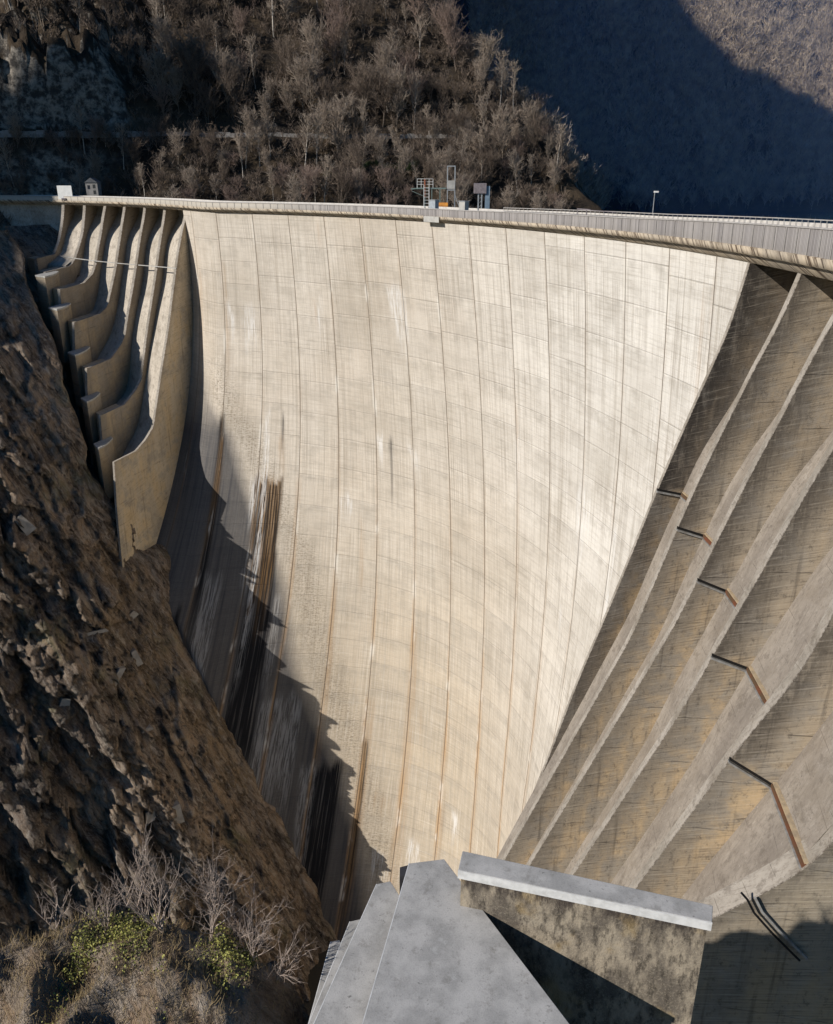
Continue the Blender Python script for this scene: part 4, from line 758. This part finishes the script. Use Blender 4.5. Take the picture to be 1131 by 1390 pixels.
def capped(name, quad, th, bot, label, cat, inset=.14, overx=0.):
    """quad: 4 top corners far-left, far-right, near-right, near-left"""
    e = empty(name, tuple(np.mean(quad, 0)*np.array([1, 1, 1])), label=label, cat=cat); q = np.array(quad, float); c_ = q.mean(0)
    m = MB(); m.hexa([tuple(p-np.array([0, 0, th])) for p in q]+[tuple(p) for p in q]); o = m.build('cap', M_CAP, e); bv = o.modifiers.new('b', 'BEVEL'); bv.width = .02; bv.segments = 2
    fl, fr, nr, nl = q
    m = MB(); ll_ = unit(fl-nl); sx = unit(nr-nl)
    a = [fl+sx*inset, fr-sx*inset, nr-sx*inset, nl+sx*inset]
    m.hexa([(p[0], p[1], bot) for p in a]+[tuple(p-np.array([0, 0, th-.01])) for p in a]); m.build('wall_body', M_MOSS, e)
    m = MB(); n_ = np.cross(sx, ll_); dn = np.array([0, 0, 1.])
    p0, p1 = fl-sx*.012, nl-sx*.012; m.hexa([tuple(p0-dn*th*1.02), tuple(p1-dn*th*1.02), tuple(p1-dn*th*1.02+sx*.05), tuple(p0-dn*th*1.02+sx*.05), tuple(p0-dn*.0+dn*.004), tuple(p1+dn*.004), tuple(p1+dn*.004+sx*.035), tuple(p0+dn*.004+sx*.035)])
    m.build('edge_strip', M_FASC, e)
    return e
capped('spillway_wall', [(-.33, 26.77, -16), (1.20, 27.01, -16), (5.52, 19.47, -16), (-1.96, 19.47, -16)], .30, -60, 'largest wedge-shaped grey coping of the spillway walls, nearest the camera', 'spillway wall')
capped('spillway_wall', [(-1.74, 26.61, -17.0), (-1.14, 26.76, -17.0), (2.5, 20.17, -17.0), (-3.83, 20.17, -17.0)], .30, -70, 'middle-sized wedge-shaped coping just left of the largest spillway wall', 'spillway wall')
capped('spillway_wall', [(-2.87, 25.75, -18.2), (-2.44, 25.87, -18.2), (0.4, 21.0, -18.2), (-4.17, 21.0, -18.2)], .30, -90, 'second smallest wedge-shaped coping, left of the middle-sized one', 'spillway wall')
capped('spillway_wall', [(-3.74, 25.77, -19.4), (-3.36, 25.85, -19.4), (-1.01, 21.84, -19.4), (-4.3, 21.84, -19.4)], .30, -110, 'smallest and leftmost coping of the spillway walls', 'spillway wall')
# long capped wall across the foreground
e = empty('retaining_wall', (6, 24, -14), label='long stained foreground wall with a flat pale coping, right of the spillway walls', cat='wall')
m = MB(); m.hexa([(1.65, 24.53, -14.38), (10.93, 22.14, -14.38), (11.21, 22.87, -14.38), (1.88, 25.5, -14.38), (1.65, 24.53, -14), (10.93, 22.14, -14), (11.21, 22.87, -14), (1.88, 25.5, -14)]); o = m.build('cap', M_CAP, e); bv = o.modifiers.new('b', 'BEVEL'); bv.width = .025; bv.segments = 2
m = MB(); m.hexa([(1.64, 24.515, -14.42), (10.935, 22.115, -14.42), (10.94, 22.16, -14.42), (1.65, 24.56, -14.42), (1.64, 24.515, -14.02), (10.935, 22.115, -14.02), (10.94, 22.16, -14.02), (1.65, 24.56, -14.02)]); m.build('fascia', M_FASC, e)
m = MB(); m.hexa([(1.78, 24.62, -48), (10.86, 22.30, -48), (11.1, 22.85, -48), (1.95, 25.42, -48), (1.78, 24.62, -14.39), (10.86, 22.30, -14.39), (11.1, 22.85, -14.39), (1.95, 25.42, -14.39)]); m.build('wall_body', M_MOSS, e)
m = MB(); PT = [tuple(pol(19.1+.05, r_, z_)) for r_, z_ in PIPE]
for a_, b_ in zip(PT[:-1], PT[1:]): m.bar(a_, b_, .17, n=8)
tag(m.build('drain_pipe', simple('black_pipe', (.012, .012, .014), rough=.5)), 'black drain pipe running down the weathered wall right of the foreground coping', 'pipe')
m = MB(); PT = [tuple(pol(19.1+.03, r_+.75, z_+.1)) for r_, z_ in PIPE[1:]]
for a_, b_ in zip(PT[:-1], PT[1:]): m.bar(a_, b_, .22)
tag(m.build('concrete_ledge', M_LIP), 'pale narrow concrete ledge beside the black drain pipe', 'ledge')
# dark steel post in the gap between the copings
m = MB(); m.hexa([(-.75, 26.2, -19), (-.2, 26.2, -19), (-.2, 26.7, -19), (-.75, 26.7, -19), (-.72, 26.2, -16.15), (-.3, 26.2, -16.0), (-.3, 26.7, -16.0), (-.72, 26.7, -16.15)]); tag(m.build('steel_post', simple('dark_steel', (.03, .03, .035))), 'short dark steel post in the gap between two spillway copings', 'post')

# concrete patches bolted to the gorge rock
M_PATCH = simple('patch_concrete', (.40, .36, .30), (.28, .25, .21), .5)
PATCH = [(33, 712, 30, 3.2, 5.5, 'pale trapezoid concrete patch on the upper left rock'), (185, 893, 12, 2.2, 5., 'upright concrete block on the rock beside the dam foot'), (88, 955, -25, 3., 3., 'round-topped concrete block on the left rock'), (160, 918, 50, 6., 1.6, 'slanting concrete strip on the middle of the rock'), (208, 1105, 5, 5.5, 3.4, 'wide rectangular concrete plinth low on the rock'), (240, 1105, 0, 3.4, 6., 'tall concrete slab right of the wide plinth'), (180, 835, 30, 3., 2., 'small tilted concrete block high on the rock'), (200, 990, 0, 3.4, .9, 'narrow concrete sill on the rock'), (130, 858, -4, 7, .9, 'long thin concrete ledge on the rock')]
dg = bpy.context.evaluated_depsgraph_get(); dg.update(); gw = bpy.data.objects['gorge_wall'].evaluated_get(dg)
from mathutils import Vector
for (pu, pv, rot, wd, ht, lab) in PATCH:
    a_ = (pu-565.5)/1100; b_ = -(pv-650)/1100; d_ = Vector((a_, cT+b_*sT, -sT+b_*cT)).normalized(); hit, hp, hn, _ = gw.ray_cast(Vector((0, 0, CAMH)), d_)
    if not hit: continue
    ax = Vector((.83, .55, 0)); nn = Vector((.55, -.83, .25)).normalized(); up_ = nn.cross(ax).normalized(); up_ = up_ if up_.z > 0 else -up_; c_, s_ = math.cos(math.radians(rot)), math.sin(math.radians(rot)); A1 = ax*c_+up_*s_; B1 = up_*c_-ax*s_
    m = MB(); co = []
    for dn_ in (-2.2, .55):
        for x_, y_ in ((-.5, -.5), (.5, -.5), (.36, .5), (-.34, .46)): co.append(tuple(hp+A1*(x_*wd)+B1*(y_*ht)+nn*dn_))
    m.hexa(co); tag(m.build('concrete_block', M_PATCH), lab, 'concrete block')

# ---------------------------------------------------------------- NEAR LEDGE WITH SHRUBS
x = np.arange(-30, .6, .2); y = np.arange(8, 36, .2); Xg, Yg = np.meshgrid(x, y, indexing='ij')
def ledge_z(x, y):
    return ledge0(x/1.5, y/1.5)*1.5-7.5
def ledge0(x, y):
    ed = 17.3+.05*x+1.1*fbm(p3(x/3., 0*x, 5.), 3); zt = -7.0+.75*fbm(p3(x/1.5, y/1.5, 8.), 4, True)+.35*fbm(p3(x/3.2, y/3.2, 1.), 4)+.18*(y-16)*0-.35*np.clip(x+6, 0, 9)
    return zt-np.clip(y-ed, 0, 9)*3.2-np.clip(x+3.9+.3*(17-y), 0, 6)*2.2-np.clip(y-ed+1, 0, 2)*.35+.14*fbm(p3(x/.6, y/.6, 3.), 3)
tag(obj('near_ledge', p3(Xg, Yg, ledge_z(Xg, Yg)).reshape(-1, 3), gridf(len(x), len(y), True), M_ROCK, smooth=False), 'grey rocky ledge at the lower left corner', 'ledge', kind='structure')
M_IVY = simple('ivy_leaves', (.36, .34, .09), (.13, .15, .04), 2.5, .6); M_DRY = simple('dry_grass', (.38, .29, .15), (.25, .18, .09), 3.); M_TWN = simple('shrub_twigs', (.42, .345, .29), (.26, .20, .165), 2.)
r = np.random.default_rng(77); n = 42000; px = r.uniform(-20, -5.4, n); py = 24.3+r.normal(0, 1.7, n); dens = fbm(p3(px/2.4, py/2.4, 9.), 3)+np.where(np.abs(px+10.3) < 3.6, .15, -.4); k = dens > r.uniform(-.1, .5, n); px, py = px[k], py[k]; pz = ledge_z(px, py)+np.abs(r.normal(0, .30, len(px)))+.02
c3 = np.stack([px, py, pz], 1); n = len(c3); a = r.normal(size=(n, 3)); a /= np.linalg.norm(a, axis=1, keepdims=True); b = np.cross(a, r.normal(size=(n, 3))); b /= np.linalg.norm(b, axis=1, keepdims=True); s_ = r.uniform(.022, .06, (n, 1))
tag(obj('ivy', np.stack([c3-a*s_, c3-b*s_*.8, c3+a*s_, c3+b*s_*.8], 1).reshape(-1, 3), np.arange(4*n).reshape(-1, 4), M_IVY), 'yellow-green ivy mat creeping over the near ledge', 'ivy', kind='stuff')
n = 14000; px = r.uniform(-22, -5, n); py = r.uniform(19, 27.6, n); pz = ledge_z(px, py); sg = np.stack([px, py, pz-.03, px+r.normal(0, .14, n), py+r.normal(0, .14, n), pz+r.uniform(.12, .45, n), np.full(n, .008), np.full(n, .003)], 1)
v, f = segs_mesh(sg, flat=True); tag(obj('dry_grass', v, f, M_DRY), 'dry straw-coloured grass tufts on the near ledge', 'grass', kind='stuff')
def shrub(x, y, h, sp, nl, label, seed, nt=4, lean=(0, 0)):
    x, y, h = x*1.5, y*1.5, h*1.3
    r = np.random.default_rng(seed); tr, cr = tree_segs(h, sp*1.15, 1.9, int(nl*.95), 3, nt-1, r, crown0=.1, stems=max(3, nl//6), tw=.0085, zig=.2)
    tr = np.array(tr); tr[:, 6:] *= .55
    z = float(ledge_z(np.array([x]), np.array([y]))[0]); e = empty('bare_shrub', (x, y, z-.05), label=label, cat='shrub'); e.rotation_euler = (lean[0], lean[1], 0)
    for nm, (v, f), mt in (('stem', segs_mesh(tr), M_TWN), ('twigs', segs_mesh(cr), M_TWN)): o = bpy.data.objects.new(nm, mesh_data(nm, v, f, mt)); COL.objects.link(o); o.parent = e
shrub(-6.9, 16.3, 3.0, .33, 34, 'tallest bare pinkish shrub on the near ledge', 101, 5)
shrub(-5.7, 16.3, 2.1, .45, 32, 'wide tangled leafless shrub right of the tallest shrub', 102, 5)
shrub(-4.7, 16.2, 1.5, .5, 26, 'low dense leafless shrub at the right end of the ledge', 103, 5, (0, .25))
shrub(-3.9, 16.0, 1.7, .35, 20, 'thin shrub leaning right over the ledge edge', 104, 4, (0, .5))
shrub(-10.0, 16.6, 1.5, .22, 18, 'small upright tuft of pink twigs at the left of the ledge', 105, 3)
shrub(-8.6, 16.5, 1.1, .4, 18, 'short twiggy bush between the upright tuft and the tallest shrub', 106, 4)
shrub(-11.3, 16.7, .9, .4, 16, 'lowest sparse bush at the far left of the ledge', 107, 3)
shrub(-7.7, 16.9, 1.5, .3, 14, 'slender shrub with arching stems behind the ivy', 108, 3, (0, -.35))
shrub(-5.0, 17.0, 1.9, .4, 26, 'tangled shrub at the back of the ledge brink', 109, 5)
shrub(-2.35, 15.9, 1.0, .3, 10, 'tiny brown shrub beside the smallest coping', 110, 3)

# ---------------------------------------------------------------- CAMERA, LIGHT, WORLD
cam = bpy.data.cameras.new('camera'); co = bpy.data.objects.new('camera', cam); COL.objects.link(co)
cam.sensor_fit = 'HORIZONTAL'; cam.sensor_width = 36; cam.lens = 36*1100/1131.; cam.shift_y = -45/1131.; cam.clip_start = .1; cam.clip_end = 6000
co.location = (0, 0, CAMH); co.rotation_euler = (math.pi/2-TH_, 0, 0); S.camera = co
sl = bpy.data.lights.new('sun', 'SUN'); sl.energy = 5.0; sl.angle = math.radians(.35); sl.color = (1., .94, .86)
so = bpy.data.objects.new('sun', sl); COL.objects.link(so); so.rotation_euler = Vector(SUN).to_track_quat('Z', 'Y').to_euler()
W = bpy.data.worlds.new('World'); S.world = W; W.use_nodes = True; nt = W.node_tree; bg = nt.nodes['Background']
sk = nt.nodes.new('ShaderNodeTexSky'); sk.sky_type = 'NISHITA'; sk.sun_disc = False; sk.sun_elevation = EL; sk.sun_rotation = math.atan2(SUN[0], SUN[1]); sk.air_density = 1.; sk.dust_density = .4; sk.ozone_density = 3.; sk.altitude = 500
hs = nt.nodes.new('ShaderNodeHueSaturation'); hs.inputs['Saturation'].default_value = 1.45; nt.links.new(sk.outputs[0], hs.inputs['Color']); nt.links.new(hs.outputs[0], bg.inputs[0]); bg.inputs[1].default_value = .068
S.view_settings.view_transform = 'Standard'; S.view_settings.look = 'None'; S.view_settings.exposure = 0; S.view_settings.gamma = 1
S.cycles.max_bounces = 6; S.cycles.diffuse_bounces = 2
